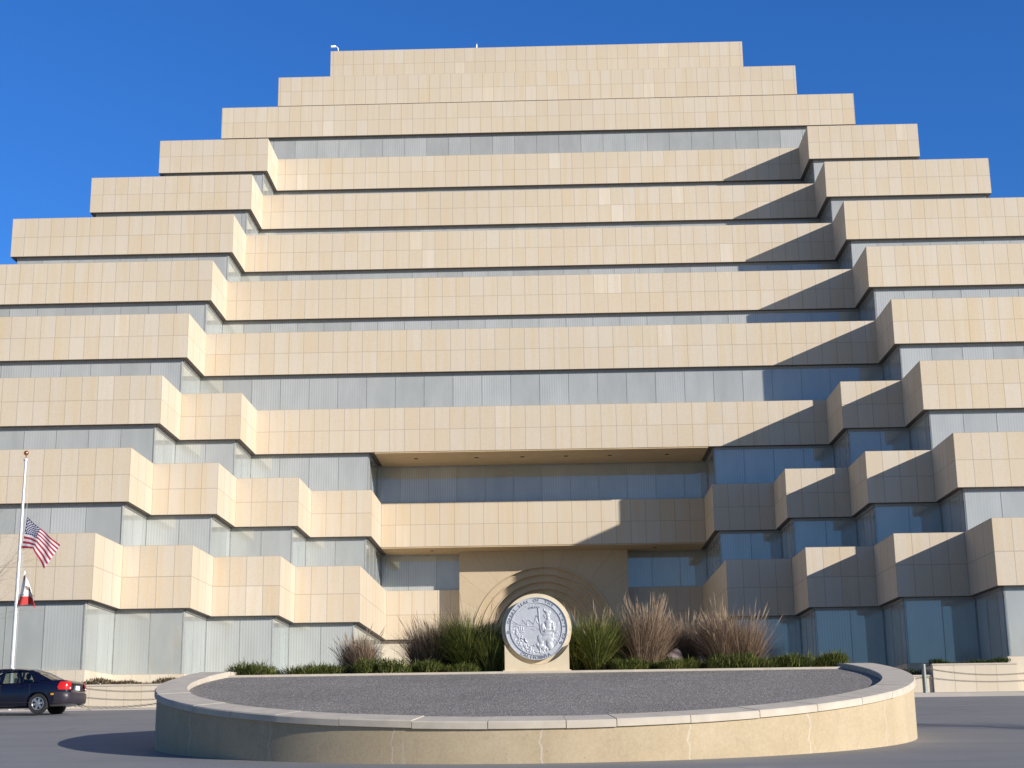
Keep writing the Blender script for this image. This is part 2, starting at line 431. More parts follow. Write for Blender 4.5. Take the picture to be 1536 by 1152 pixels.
# plinth under the lowest glass
yg = [y+RC-.12 for y in T[11][2]]; yg[-1] = 81.75; xg = [x+RC-.12 for x in T[11][3]]
pts = front_line(yg, xg, 45.5); poly = [(-45.5, YBACK)] + pts + [(45.5, YBACK)]
m = MB(); nc = len(pts)//2
poly = poly[:nc+1] + [(-4.4, 81.75), (-4.4, 84.2), (4.4, 84.2), (4.4, 81.75)] + poly[nc+1:]
for i in range(len(poly)-1):
    (xa, ya), (xb, yb) = poly[i], poly[i+1]; L = math.hypot(xb-xa, yb-ya)
    ztop = ZSILL
    uoff += 29
    m.face([(xa, ya, 2.6), (xb, yb, 2.6), (xb, yb, ztop), (xa, ya, ztop)], [(uoff, 0.35), (uoff+L/.76, .35), (uoff+L/.76, 2), (uoff, 2)])
m.face([(x, y, ZSILL) for x, y in poly], mi=1)
bpart(m, 'plinth', [PLINTH, COPING])
# wall under the centre parapet, either side of the portal
for s in (-1, 1):
    m = MB(); xa, xb = sorted((s*4.56, s*8.90)); uoff += 7
    m.face([(xa, 81.72, ZSILL), (xb, 81.72, ZSILL), (xb, 81.72, 7.52), (xa, 81.72, 7.52)], [(uoff, 0), (uoff+6, 0), (uoff+6, 2), (uoff, 2)])
    m.face([(xa, 82.6, ZSILL), (xa, 82.6, 7.52), (xb, 82.6, 7.52), (xb, 82.6, ZSILL)])
    bpart(m, 'base_wall', PLINTH)
# tan soffits over the two recesses, with downlights
def soffit(x1, y0, y1, ztop, lights):
    m = MB(); m.box(-x1, x1, y0, y1, ztop-.06, ztop-.003)
    so_ = bpart(m, 'soffit', SOFFIT)
    for x in lights:
        d = MB(); n = 14; y = y0+(y1-y0)*.42
        A = [(x+.11*math.cos(2*math.pi*i/n), y+.11*math.sin(2*math.pi*i/n), ztop-.075) for i in range(n)]
        B = [(p[0], p[1], ztop-.0605) for p in A]
        d.raw(A+B, [tuple(range(n))]+[(i, (i+1) % n, n+(i+1) % n, n+i) for i in range(n)])
        bpart(d, 'downlight', DARK, so_)
soffit(8.60, 75.36, 79.10, 8.84-2.34+ZB, [-6.6, -3.4, -1.0, 1.3, 3.6, 6.6])
soffit(8.60, 78.80, 81.60, 4.39-2.37+ZB, [-6.0, 6.0])

# arched portal
YP = 80.6; ZC = 7.41; HW = 4.56; ZTOP = 4.39-2.37+ZB-.066
m = MB()
def arch(Rr, n=40, zb=3.2):
    return [(-Rr, zb)] + [(-Rr*math.cos(math.pi*i/n), ZC+Rr*math.sin(math.pi*i/n)) for i in range(n+1)] + [(Rr, zb)]
R0 = 3.83; dR = .355; dY = .34
A = arch(R0)
def outer(p):
    x, z = p
    if z <= ZC: return (math.copysign(HW, x), z)
    dx, dz = x, z-ZC
    k = min(HW/abs(dx) if abs(dx) > 1e-6 else 1e9, (ZTOP-ZC)/dz if dz > 1e-6 else 1e9)
    return (dx*k, ZC+dz*k)
def au(p): return math.atan2(p[0], max(p[1]-ZC, 0 if p[1] > ZC else .0001) if p[1] > ZC else .0001)/R(13.0) + 50
O = [outer(p) for p in A]
# make sure the square corners exist
for i in range(len(A)-1):
    a, b_, oa, ob = A[i], A[i+1], O[i], O[i+1]
    q = [(a[0], YP, a[1]), (b_[0], YP, b_[1]), (ob[0], YP, ob[1]), (oa[0], YP, oa[1])]
    uvs = [(au(a), .1), (au(b_), .1), (au(b_), .9), (au(a), .9)]
    if abs(abs(oa[0])-HW) < 1e-6 and abs(ob[1]-ZTOP) < 1e-6 and oa[1] < ZTOP-1e-6:
        q.insert(3, (math.copysign(HW, oa[0]), YP, ZTOP)); uvs.insert(3, (au(a), .9))
    elif abs(oa[1]-ZTOP) < 1e-6 and abs(abs(ob[0])-HW) < 1e-6 and ob[1] < ZTOP-1e-6:
        q.insert(3, (math.copysign(HW, ob[0]), YP, ZTOP)); uvs.insert(3, (au(b_), .9))
    m.face(q[::-1], uvs[::-1])
for s in (-1, 1):
    m.face([(s*HW, YP, 3.2), (s*HW, YP+3, 3.2), (s*HW, YP+3, ZTOP), (s*HW, YP, ZTOP)][::s], [(.2, .2), (.8, .2), (.8, .8), (.2, .8)])
m.face([(-HW, YP, ZTOP), (HW, YP, ZTOP), (HW, YP+2.0, ZTOP), (-HW, YP+2.0, ZTOP)], [(.2, .2), (.8, .2), (.8, .8), (.2, .8)])
por = bpart(m, 'portal', PORTAL)
for k in range(5):
    Ra = R0-k*dR; Rb = Ra-dR; y0 = YP+k*dY; y1 = y0+dY
    A = arch(Ra); B = arch(Rb); m = MB()
    for i in range(len(A)-1):
        a, b_, c, d = A[i], A[i+1], B[i], B[i+1]
        uv = [(au(a), .1), (au(b_), .1), (au(b_), .9), (au(a), .9)]
        m.face([(a[0], y0+(.002 if k else 0), a[1]), (b_[0], y0+(.002 if k else 0), b_[1]), (b_[0], y1, b_[1]), (a[0], y1, a[1])], uv)
        m.face([(c[0], y1, c[1]), (d[0], y1, d[1]), (b_[0], y1, b_[1]), (a[0], y1, a[1])][::-1], uv)
    roll = [(p[0]*(Ra+.02)/Ra, YP+k*dY-.012, ZC+(p[1]-ZC)*((Ra+.02)/Ra if p[1] > ZC else 1)) for p in A]
    m.tube(roll, .035, 6, False)
    bpart(m, 'archivolt', PORTAL, por)
Rb = R0-5*dR; A = arch(Rb); yd = YP+5*dY
m = MB()
for i in range(len(A)-1):
    a, b_ = A[i], A[i+1]
    m.face([(a[0], yd, a[1]), (b_[0], yd, b_[1]), (b_[0], yd+.08, b_[1]), (a[0], yd+.08, a[1])])
m.face([(p[0], yd+.08, p[1]) for p in A], [(p[0]/1.5, p[1]/8) for p in A])
dr = bpart(m, 'entrance_glass', GLASS)
m = MB()
for x in (-1.0, 0, 1.0): m.box(x-.03, x+.03, yd+.02, yd+.075, 3.2, ZC+.3)
m.box(-Rb+.02, Rb-.02, yd+.015, yd+.07, 6.0, 6.08)
bpart(m, 'door_frame', MULL, dr)

# ------------------------------------------------------------------ things on the roof
c = empty('roof_camera', (-15.35, 105.6, T[1][0]+ZB), label='small white surveillance camera on a bracket at the left end of the roof edge', cat='camera')
m = MB(); m.tube([(0, 0, -.05), (0, 0, .30), (-.06, -.05, .42), (-.22, -.1, .46)], .04, 8); m.build('bracket', WHITEM, c, 40)
m = MB(); m.tube([(-.2, -.1, .47), (-.50, -.26, .37)], [.10, .10], 10); m.tube([(-.50, -.26, .37), (-.54, -.28, .36)], [.12, .12], 10); m.build('housing', WHITEM, c, 40)
c = empty('vent_pipe', (-4.6, 105.7, T[1][0]+ZB), label='short pale vent pipe standing alone on the roof edge', cat='pipe')
m = MB(); m.tube([(0, 0, -.1), (0, 0, .42)], .07, 10); m.build('pipe', WHITEM, c, 40)
m = MB(); m.tube([(0, 0, .42), (0, 0, .48)], .095, 10); m.build('cap', GREYM, c, 40)

# ------------------------------------------------------------------ round planter
PC = (0.0, 29.55); PR = 7.19
def rim(y):
    return 3.02+.14*(y-30.0) if y < 31.4 else 3.02+.14*1.4
pl = empty('round_planter', (0, 29.55, gz(29.55)), label='big round raised planter with stained beige wall and a gravel slope', cat='planter')
poff = Vector((0, 29.55, gz(29.55)))
def ppart(mb, name, mats, smooth=None, parent=pl):
    o = mb.build(name, mats, None, smooth); o.parent = parent; o.data.transform(Matrix.Translation(-poff)); return o
N = 160
m = MB()
cw = .60; ct = .11                   # coping width and thickness
def cp(a, r): return (PC[0]+r*math.sin(a), PC[1]-r*math.cos(a))   # a = 0 faces the viewer
angs = [2*math.pi*i/N for i in range(N)]
V = []
for a in angs:
    x, y = cp(a, PR-.04); xi, yi = cp(a, PR-cw+.06)
    V += [(x, y, gz(y)-.3), (x, y, rim(y)-ct), (xi, yi, rim(yi)-ct), (xi, yi, rim(yi)-1.0)]
m.raw(V, [(4*i+k, 4*((i+1) % N)+k, 4*((i+1) % N)+k+1, 4*i+k+1) for i in range(N) for k in range(3)])
ppart(m, 'retaining_wall', STUCCO, 40)
# coping stones with open joints
cuts = []; a = -R(106)
random.seed(3)
while a < R(106):
    w_ = R(random.choice([9.0, 9.6, 8.6, 9.2])) if abs(a-R(3)) > R(4) else R(6.0)
    cuts.append((a, min(a+w_, R(107)))); a += w_
a = R(107)
while a < R(254)-.01: cuts.append((a, min(a+R(9.8), R(254)-.002))); a += R(9.8)
for a0, a1 in cuts:
    m = MB(); k = max(3, int((a1-a0)/R(1.5))); gap = .0008
    dzj = random.uniform(-.006, .006)
    sec = []
    for i in range(k+1):
        q = a0+gap+(a1-a0-2*gap)*i/k
        pr = []
        for r_, dz in ((PR, -ct), (PR, -.018), (PR-.018, 0), (PR-cw+.015, 0), (PR-cw, -.015), (PR-cw, -ct)):
            x, y = cp(q, r_); xm, ym = cp(q, PR); pr.append((x, y, rim(y)+dz+dzj+.003))
        sec.append(pr)
    V = [p for s_ in sec for p in s_]; n = 6
    F = [(i*n+j, (i+1)*n+j, (i+1)*n+(j+1) % n, i*n+(j+1) % n) for i in range(k) for j in range(n)]
    F += [tuple(range(n)), tuple(reversed([k*n+j for j in range(n)]))]
    m.raw(V, F); ppart(m, 'coping_stone', COPING, 25)
# gravel slope in front of the chord, kerb along it, soil behind
YCH = 31.25
def bed_z(y): return rim(y)-.055-.05*max(0, (y-24)/7.3)
m = MB(); ri = PR-cw+.08
rows = []
for i in range(25):
    y = PC[1]-ri+.0005+(YCH-PC[1]+ri)*i/24
    hx = math.sqrt(max(0, ri*ri-(y-PC[1])**2)); rows.append([(hx*(j/12-1), y, bed_z(y)) for j in range(25)])
V = [p for r_ in rows for p in r_]
m.raw(V, [(i*25+j, i*25+j+1, (i+1)*25+j+1, (i+1)*25+j) for i in range(24) for j in range(24)])
ppart(m, 'gravel_slope', GRAVEL, 30)
hx = math.sqrt(ri*ri-(YCH-PC[1])**2)-.01
m = MB(); m.box(-hx, hx, YCH+.003, YCH+.16, bed_z(YCH)-.3, bed_z(YCH)+.045); ppart(m, 'edging_kerb', COPING)
m = MB(); rows = []
for i in range(13):
    y = YCH+.163+(PC[1]+ri-.002-YCH-.163)*i/12
    h2 = math.sqrt(max(0, ri*ri-(y-PC[1])**2)); rows.append([(h2*(j/10-1), y, bed_z(YCH)+.02+.10*math.sin(math.pi*i/12)) for j in range(21)])
V = [p for r_ in rows for p in r_]
m.raw(V, [(i*21+j, i*21+j+1, (i+1)*21+j+1, (i+1)*21+j) for i in range(12) for j in range(20)])
ppart(m, 'soil_bed', SOIL, 30)
BZ = bed_z(YCH)

# ------------------------------------------------------------------ seal monument
mo = empty('seal_monument', (.05, 31.52, BZ), label='cream stone monument holding the round silver state seal', cat='monument')
zc = 4.02-BZ; rs = .735; tk = .30
m = MB()
# pedestal: front face with a round hollow, sides, top
hw = .685; zs = zc-.33
n = 30
a1 = math.asin(-(zc-zs)/(rs+.012)) ; ra = rs+.012
arcp = [(ra*math.cos(t), zc+ra*math.sin(t)) for t in [math.pi-a1 + (2*a1+math.pi)*0 + ((-math.pi+2*0)) * 0 for _ in [0]]]
th0 = math.pi+math.asin((zc-zs)/ra); th1 = 2*math.pi-math.asin((zc-zs)/ra)
arcp = [(ra*math.cos(th0+(th1-th0)*i/n), zc+ra*math.sin(th0+(th1-th0)*i/n)) for i in range(n+1)]
yf = -.13; yb = .42
prev = None
for i in range(n):
    (xa, za), (xb, zb_) = arcp[i], arcp[i+1]
    xa2 = max(-hw, min(hw, xa)); xb2 = max(-hw, min(hw, xb))
    if xb2-xa2 < 1e-6: continue
    m.face([(xa2, yf, .07), (xb2, yf, .07), (xb2, yf, zb_), (xa2, yf, za)])
    m.face([(xa2, yf, za), (xb2, yf, zb_), (xb2, yb, zb_), (xa2, yb, za)])
zl = next(z for x, z in arcp if x > -hw)
for s in (-1, 1):
    m.face([(s*hw, yf, .07), (s*hw, yb, .07), (s*hw, yb, zs), (s*hw, yf, zs)])
m.face([(-hw, yb, .07), (hw, yb, .07), (hw, yb, zs), (-hw, yb, zs)])
m.build('pedestal', MONU, mo)
m = MB(); m.box(-hw-.02, hw+.02, yf-.02, yb+.02, -.25, .072); m.build('base_step', MONU, mo)
m = MB(); m.cyl((0, zc), rs, .02, tk+.06, 72); m.build('stone_disc', MONU, mo, 30)
sd = .652
m = MB(); m.cyl((0, zc), sd, -.085, .018, 72)
n = 72
def ring(mb, r0, r1, y0, y1):   # raised ring band
    V = []
    for i in range(n):
        t = 2*math.pi*i/n; cs, sn = math.cos(t), math.sin(t)
        V += [(r0*cs, y0, zc+r0*sn), (r0*cs, y1, zc+r0*sn), (r1*cs, y1, zc+r1*sn), (r1*cs, y0, zc+r1*sn)]
    mb.raw(V, [(4*i+k, 4*i+k+1, 4*((i+1) % n)+k+1, 4*((i+1) % n)+k) for i in range(n) for k in range(3)])
ring(m, sd-.014, sd-.001, -.08, -.108)
ring(m, sd*.815, sd*.845, -.08, -.102)
seal = m.build('seal', SILVER, mo, 30)
# relief figures of the seal (normalised to the disc, x right, z up)
m = MB()
def el(x, z, rx, rz, ry=.03, rot=0, y=-.085):
    M = Matrix.Rotation(-rot, 3, 'Y')
    m.ell((x*sd, y, zc+z*sd), (rx*sd, ry*.42, rz*sd), 12, 8, M)
def ln(pts, r): m.tube([(x*sd, -.088, zc+z*sd) for x, z in pts], r*sd, 5)
# mountains, hills and bay
ln([(-.76, .25), (-.55, .12), (-.40, .20), (-.25, .28), (-.08, .13), (0, .42), (.04, .36)], .012)
ln([(-.08, .13), (-.02, .30), (.06, .16)], .014); ln([(-.45, .28), (-.33, .14), (-.2, .18)], .012)
ln([(-.78, .10), (-.5, .04), (-.2, .08), (.05, .05)], .010); ln([(-.78, .17), (-.45, .10), (-.28, .13)], .009)
el(-.29, .13, .03, .09, .02)
for x in (-.72, -.66): el(x, -.02, .018, .04, .015)
for x, h in ((-.55, .07), (-.49, .10), (-.43, .08)): el(x, .0, .024, h, .022)
el(-.48, -.10, .10, .025, .02); ln([(-.15, -.02), (0, .02), (.1, -.04), (-.05, -.06), (-.15, -.02)], .010)
# miner
el(-.47, -.24, .03, .04, .025); ln([(-.50, -.28), (-.44, -.33), (-.38, -.30), (-.35, -.40), (-.30, -.44)], .028)
# spear and seated figure
ln([(.07, .64), (.09, .30), (.12, .05), (.16, -.14)], .022); el(.07, .58, .03, .09, .03)
el(.36, .43, .075, .10, .05); el(.26, .58, .028, .06, .03, .5); el(.33, .53, .09, .05, .045, -.3); el(.42, .50, .05, .07, .04, .4); el(.27, .40, .035, .06, .03); el(.29, .34, .03, .03, .03)
el(.38, .30, .055, .09, .045); el(.39, .19, .135, .09, .055); el(.38, .08, .11, .15, .055); el(.36, -.06, .13, .10, .055); el(.52, .12, .05, .10, .05, -.2); el(.545, -.01, .042, .10, .045, .1); ln([(.54, -.04), (.40, -.09), (.26, -.10)], .042)
el(.20, .03, .075, .13, .055); el(.26, .0, .045, .10, .05, .3)
el(.34, -.20, .20, .11, .05); el(.26, -.30, .21, .11, .05, .5); el(.13, -.36, .10, .17, .045, .35); el(.40, -.34, .15, .15, .05); el(.50, -.24, .07, .12, .04)
for i in range(7): ln([(.16+.055*i, -.16-.01*i), (.12+.06*i, -.30), (.06+.07*i, -.46)], .011)
# bear and sheaf
el(.12, -.56, .12, .085, .055, .5); el(.22, -.62, .10, .085, .055, .4); el(.02, -.52, .06, .055, .05, .2); el(.03, -.46, .02, .025, .03); el(-.07, -.54, .04, .03, .04); el(.22, -.68, .03, .08, .04); el(.10, -.66, .03, .08, .04)
el(.42, -.54, .11, .17, .06, .3); el(.33, -.66, .04, .08, .04)
random.seed(11)
for i in range(46):
    t = random.uniform(R(185), R(262)); r_ = random.uniform(.60, .78)
    el(r_*math.cos(t), r_*math.sin(t), random.uniform(.02, .05), random.uniform(.02, .045), .03, random.uniform(-1, 1))
for i in range(22):
    el(random.uniform(-.25, .30), random.uniform(-.80, -.70), random.uniform(.015, .035), random.uniform(.02, .06), .03, random.uniform(-.6, .6))
for i in range(26):
    x = random.uniform(.52, .74); z = random.uniform(-.5, .2); el(x, z, random.uniform(.015, .04), random.uniform(.02, .05), .02, random.uniform(-1, 1))
for i in range(31):   # stars
    t = R(35+110*i/30); el(.765*math.cos(t), .765*math.sin(t), .016, .016, .02)
m.build('relief', SILVER, seal, 60)
_gl = {}
def glyph(ch):
    if ch not in _gl:
        cu = bpy.data.curves.new('glyph', 'FONT'); cu.body = ch; cu.size = 1; cu.extrude = .12; cu.align_x = 'CENTER'
        ob = bpy.data.objects.new('glyph', cu); COL.objects.link(ob)
        bpy.context.view_layer.update()
        me = bpy.data.meshes.new_from_object(ob.evaluated_get(bpy.context.evaluated_depsgraph_get()))
        _gl[ch] = ([v.co.copy() for v in me.vertices], [tuple(p.vertices) for p in me.polygons])
        bpy.data.objects.remove(ob); bpy.data.curves.remove(cu); bpy.data.meshes.remove(me)
    return _gl[ch]
def arc_text(txt, tmid, r_, size, step, inward=False):
    k = len(txt); m = MB()
    for i, ch in enumerate(txt):
        if ch == ' ': continue
        t = tmid + (1 if inward else -1)*(i-(k-1)/2)*step
        V, F = glyph(ch)
        out = (math.cos(t), math.sin(t)); rot = t-math.pi/2 if not inward else t+math.pi/2
        cx, cz = r_*sd*out[0], r_*sd*out[1]
        base = -size*.36
        P = []
        for v in V:
            x, z = v.x*size, v.y*size+base
            P.append((cx+x*math.cos(rot)-z*math.sin(rot), -.088-v.z*size*1.0, zc+cz+x*math.sin(rot)+z*math.cos(rot)))
        m.raw(P, F)
    m.build('lettering', SILVERD, seal)
arc_text('GREAT', R(153), .905, .088, R(6.6)); arc_text('SEAL', R(117), .905, .088, R(6.6)); arc_text('OF', R(89), .905, .088, R(6.8))
arc_text('THE', R(62), .905, .088, R(7.2)); arc_text('STATE', R(17), .905, .088, R(6.6)); arc_text('OF', R(-17), .905, .088, R(6.8))
arc_text('CALIFORNIA', R(268), .915, .098, R(6.2), True)
arc_text('EUREKA', R(96), .68, .058, R(5.6))
for t in (R(187), R(330)):
    m = MB()
    for j in range(6):
        q = 2*math.pi*j/6; m.ell((.905*sd*math.cos(t)+.022*math.cos(q), -.085, zc+.905*sd*math.sin(t)+.022*math.sin(q)), (.013, .02, .013), 8, 6)
    m.build('rosette', SILVERD, seal, 60)

# ------------------------------------------------------------------ grasses and shrubs
def leaf_mat(name, c0, c1, c2, rough=.7):
    k = NT(name)
    g_ = k.n('ShaderNodeNewGeometry'); rnd = g_.outputs['Random Per Island']
    uv = k.n('ShaderNodeSeparateXYZ', {0: k.co('UV')})
    c = k.ramp(rnd, (0.0, c0), (.5, c1), (1.0, c2))
    k.set(Base_Color=c, Roughness=rough, Specular_IOR_Level=.2)
    d = k.n('ShaderNodeBsdfTranslucent', {'Color': c})
    mx = k.n('ShaderNodeMixShader', {0: .22, 1: k.b.outputs[0], 2: d.outputs[0]})
    k.t.links.new(mx.outputs[0], k.out.inputs[0])
    return k.m
GR_BROWN = leaf_mat('dry_purple_grass', (.15, .095, .065), (.31, .205, .14), (.52, .40, .28))
GR_GREEN = leaf_mat('green_fountain_grass', (.05, .075, .015), (.13, .165, .035), (.33, .31, .10))
GR_PLUME = leaf_mat('pale_seed_plumes', (.30, .21, .14), (.42, .31, .21), (.52, .42, .30))
SHRUB = leaf_mat('low_green_leaves', (.05, .08, .015), (.12, .15, .035), (.26, .25, .08))
HEDGE_B = leaf_mat('reddish_hedge_leaves', (.07, .06, .025), (.14, .10, .05), (.22, .15, .08))
HEDGE_G = leaf_mat('dark_hedge_leaves', (.02, .04, .012), (.045, .075, .02), (.09, .12, .04))

def blade(mb, p, az, lean, L, wd, curl, segs=4):
    d = Vector((math.cos(az), math.sin(az), 0)); side = Vector((-math.sin(az+random.uniform(-.8, .8)), math.cos(az+random.uniform(-.8, .8)), 0)).normalized()
    a = lean; q = Vector(p); L1 = L/segs; pts = [q.copy()]
    for i in range(segs):
        q = q + (d*math.sin(a)+Vector((0, 0, 1))*math.cos(a))*L1; a += curl; pts.append(q.copy())
    V = []
    for i, q in enumerate(pts[:-1]):
        w_ = wd*(1-.8*i/segs)*.5; V += [q-side*w_, q+side*w_]
    V.append(pts[-1]); F = [(2*i, 2*i+1, 2*i+3, 2*i+2) for i in range(segs-1)] + [(2*segs-2, 2*segs-1, 2*segs)]
    mb.raw(V, F)
def grass(name, x, y, rx, h, label, mat, nb, plume=0, seed=0, wd=.014, lean=.5, curl=(.05, .22), mess=.22, tilt=0.0):
    random.seed(seed)
    t_ = empty(name, (x, y, BZ+.06), label=label, cat='ornamental grass')
    m = MB()
    tufts = [(random.uniform(-1, 1)*rx*.55, random.uniform(-.3, .3), random.uniform(.78, 1.08)) for _ in range(9)]
    for i in range(nb):
        tx, ty, th = random.choice(tufts)
        az = random.uniform(0, 2*math.pi); rr = .13*random.random()**.5
        px = tx+rr*math.cos(az); py = ty+rr*math.sin(az)
        oa = math.atan2(py*1.4, px); k = min(1, math.hypot(px/rx, py/.5))
        if random.random() < .55: az = oa+random.gauss(0, .7)
        L = h*th*random.uniform(.35, 1.12)
        le = abs(lean*k*random.uniform(.2, 1.0)+random.gauss(0, mess)); 
        blade(m, (px, py, random.uniform(-.08, .1)), az, le, L, wd*random.uniform(.5, 1.3), random.uniform(*curl), 4)
    m.build('blades', mat, t_)
    if plume:
        m = MB()
        for i in range(plume):
            tx, ty, th = random.choice(tufts)
            az = random.uniform(0, 2*math.pi); L = h*th*random.uniform(.85, 1.32)
            oa = math.atan2(ty, tx); az = oa+random.gauss(0, .9); k = min(1, abs(tx)/rx/.55)
            le = abs(lean*k*random.uniform(.1, .9)+random.gauss(0, mess*.7)); cu = random.uniform(0, .12)
            blade(m, (tx+random.gauss(0, .06), ty, 0), az, le, L, .006, cu, 4)
            if i % 2 == 0:
                p = Vector((tx, ty, 0)); a = le; d = None
                for q_ in range(3):
                    d = Vector((math.cos(az)*math.sin(a), math.sin(az)*math.sin(a), math.cos(a))); p = p+d*(L/4); a += cu
                d = Vector((math.cos(az)*math.sin(a), math.sin(az)*math.sin(a), math.cos(a)))
                m.tube([p, p+d*L*.10, p+d*L*.22], [.003, .011, .002], 4, False)
        m.build('seed_heads', GR_PLUME, t_)
    return t_
grass('fountain_grass', -3.85, 33.0, .42, .90, 'small reddish brown dry grass clump at the left end of the planting', GR_BROWN, 3600, 180, 1, .012, .6)
grass('fountain_grass', -2.16, 32.8, .62, 1.22, 'tall brown grass clump left of the dark green clump beside the seal', GR_BROWN, 7500, 200, 2, .012, .5, (.03, .32), .32)
grass('fountain_grass', -1.28, 32.45, .78, 1.36, 'dense green arching grass clump just left of the seal monument', GR_GREEN, 7000, 60, 3, .019, .5, (.08, .46), .28)
grass('fountain_grass', -.84, 32.15, .36, 1.08, 'smaller green grass clump tucked against the left side of the seal', GR_GREEN, 1600, 0, 4, .016, .4, (.08, .34), .2)
grass('fountain_grass', 1.24, 32.3, .76, 1.34, 'bright green grass clump just right of the seal monument', GR_GREEN, 7000, 60, 5, .019, .5, (.08, .46), .28)
grass('fountain_grass', 2.36, 32.5, .42, 1.32, 'tallest brown grass clump with pale plumes right of the green clump', GR_BROWN, 6500, 330, 6, .012, .36, (.03, .26), .26)
grass('fountain_grass', 3.32, 33.6, .58, 1.12, 'pale brown feathery grass clump in the middle of the right planting', GR_BROWN, 6500, 280, 7, .012, .45, (.03, .28), .3)
grass('fountain_grass', 4.24, 32.6, .64, 1.26, 'wide dark brown grass clump leaning right at the far right end', GR_BROWN, 8500, 320, 8, .012, .55, (.03, .30), .32)

def shrub(name, x, y, rx, ry, h, label, group, mat, nl, seed, cat='shrub', z=None, ll=.11):
    random.seed(seed)
    t_ = empty(name, (x, y, BZ+.03 if z is None else z), label=label, cat=cat, group=group)
    m = MB()
    bumps = [(random.uniform(-.7, .7)*rx, random.uniform(-.6, .6)*ry, random.uniform(.65, 1.0)*h) for _ in range(6)]
    for i in range(nl):
        bx, by, bh = random.choice(bumps)
        az = random.uniform(0, 2*math.pi); rr = math.sqrt(random.random())
        px = bx+rr*rx*.42*math.cos(az); py = by+rr*ry*.42*math.sin(az); pz = bh*random.uniform(.25, .95)*math.sqrt(max(0.05, 1-rr*rr*.8))-.05
        blade(m, (px, py, pz), az+random.gauss(0, .6), random.uniform(.2, 1.1), ll*random.uniform(.6, 1.3), random.uniform(.012, .022), random.uniform(.1, .35), 3)
    m.build('leaves', mat, t_)
    m = MB()
    for bx, by, bh in bumps: m.tube([(bx*.3, by*.3, -.1), (bx*.7, by*.7, bh*.3), (bx, by, bh*.7)], [.012, .009, .004], 5)
    m.build('stems', BARK, t_)
    return t_
SH = [(-5.72, 31.75, 0.8, 0.38, 'low green shrub at the far left end of the kerb'), (-4.72, 31.75, 0.82, 0.42, 'low green shrub second from the left along the kerb'),
      (-3.10, 31.75, 0.56, 0.4, 'low shrub in front of the small reddish grass clump'), (-2.25, 31.72, 0.62, 0.38, 'low shrub in front of the tall brown grass left of the seal'),
      (-1.25, 31.70, 0.52, 0.3, 'smallest low shrub in front of the green grass left of the seal'), (1.85, 31.75, 0.44, 0.3, 'low shrub at the foot of the bright green grass right of the seal'),
      (2.55, 31.75, 0.58, 0.32, 'low shrub in front of the tallest brown grass'), (3.30, 31.75, 0.62, 0.34, 'low shrub in front of the pale feathery grass'),
      (4.10, 31.72, 0.55, 0.36, 'low shrub in front of the wide dark brown grass'), (4.98, 31.8, 0.62, 0.48, 'fuller green shrub right after the wide brown grass'),
      (5.62, 31.8, 0.52, 0.42, 'green shrub second from the right end of the kerb'), (6.25, 31.8, 0.42, 0.36, 'yellowish green shrub at the far right end of the kerb')]
for i, (x, y, r_, h, lb) in enumerate(SH): shrub('low_shrub', x+.08*math.sin(i*2.7), y+.05*math.sin(i*1.9), r_*(1.04+.12*math.sin(i*3.3)), .34, h*(.92+.2*math.sin(i*4.1)), lb, 'low shrubs along the planter kerb', SHRUB, 2300, 40+i, ll=.15)
# a boulder among the grasses
random.seed(5)
bm = bmesh.new(); bmesh.ops.create_icosphere(bm, subdivisions=3, radius=1)
for v in bm.verts:
    k = 1+.22*math.sin(v.co.x*3+1)*math.cos(v.co.y*2.5)+.1*math.sin(v.co.z*6+v.co.x*4); v.co = Vector((v.co.x*.24*k, v.co.y*.2*k, v.co.z*.24*k))
me = bpy.data.meshes.new('boulder'); bm.to_mesh(me); bm.free(); me.materials.append(plain('boulder_stone', (.34, .26, .24), .9, var=.3, sc_=9))
o = bpy.data.objects.new('boulder', me); COL.objects.link(o); o.location = (2.98, 32.6, BZ+.26)
tag(o, 'pinkish grey boulder half hidden between brown grasses', 'rock')

# ------------------------------------------------------------------ low garden walls, hedges, chain fence
def garden_wall(name, x0, x1, y0, y1, ztop, label, pw=.62):
    t_ = empty(name, ((x0+x1)/2, y0, gz(y0)), label=label, cat='wall')
    off = Matrix.Translation(-Vector(t_.location))
    m = MB(); zb = gz(y0)-.2
    for (a, b_, c0, c1) in ((x0, y0, x1, y0), (x1, y0, x1, y1), (x1, y1, x0, y1), (x0, y1, x0, y0)):
        L = math.hypot(c0-a, c1-b_)
        m.face([(a, b_, zb), (c0, c1, zb), (c0, c1, ztop-.06), (a, b_, ztop-.06)], [(0, .1), (L/pw, .1), (L/pw, .9), (0, .9)])
    m.face([(x0, y0, ztop-.06), (x1, y0, ztop-.06), (x1, y1, ztop-.06), (x0, y1, ztop-.06)])
    o = m.build('wall_face', PLINTH, t_); o.data.transform(off)
    m = MB(); m.box(x0-.02, x1+.02, y0-.025, y0+.22, ztop-.0595, ztop); o = m.build('coping', COPING, t_); o.data.transform(off)
    m = MB(); m.face([(x0, y0+.23, ztop-.05), (x1, y0+.23, ztop-.05), (x1, y1, ztop-.05), (x0, y1, ztop-.05)]); o = m.build('soil', SOIL, t_); o.data.transform(off)
    return t_
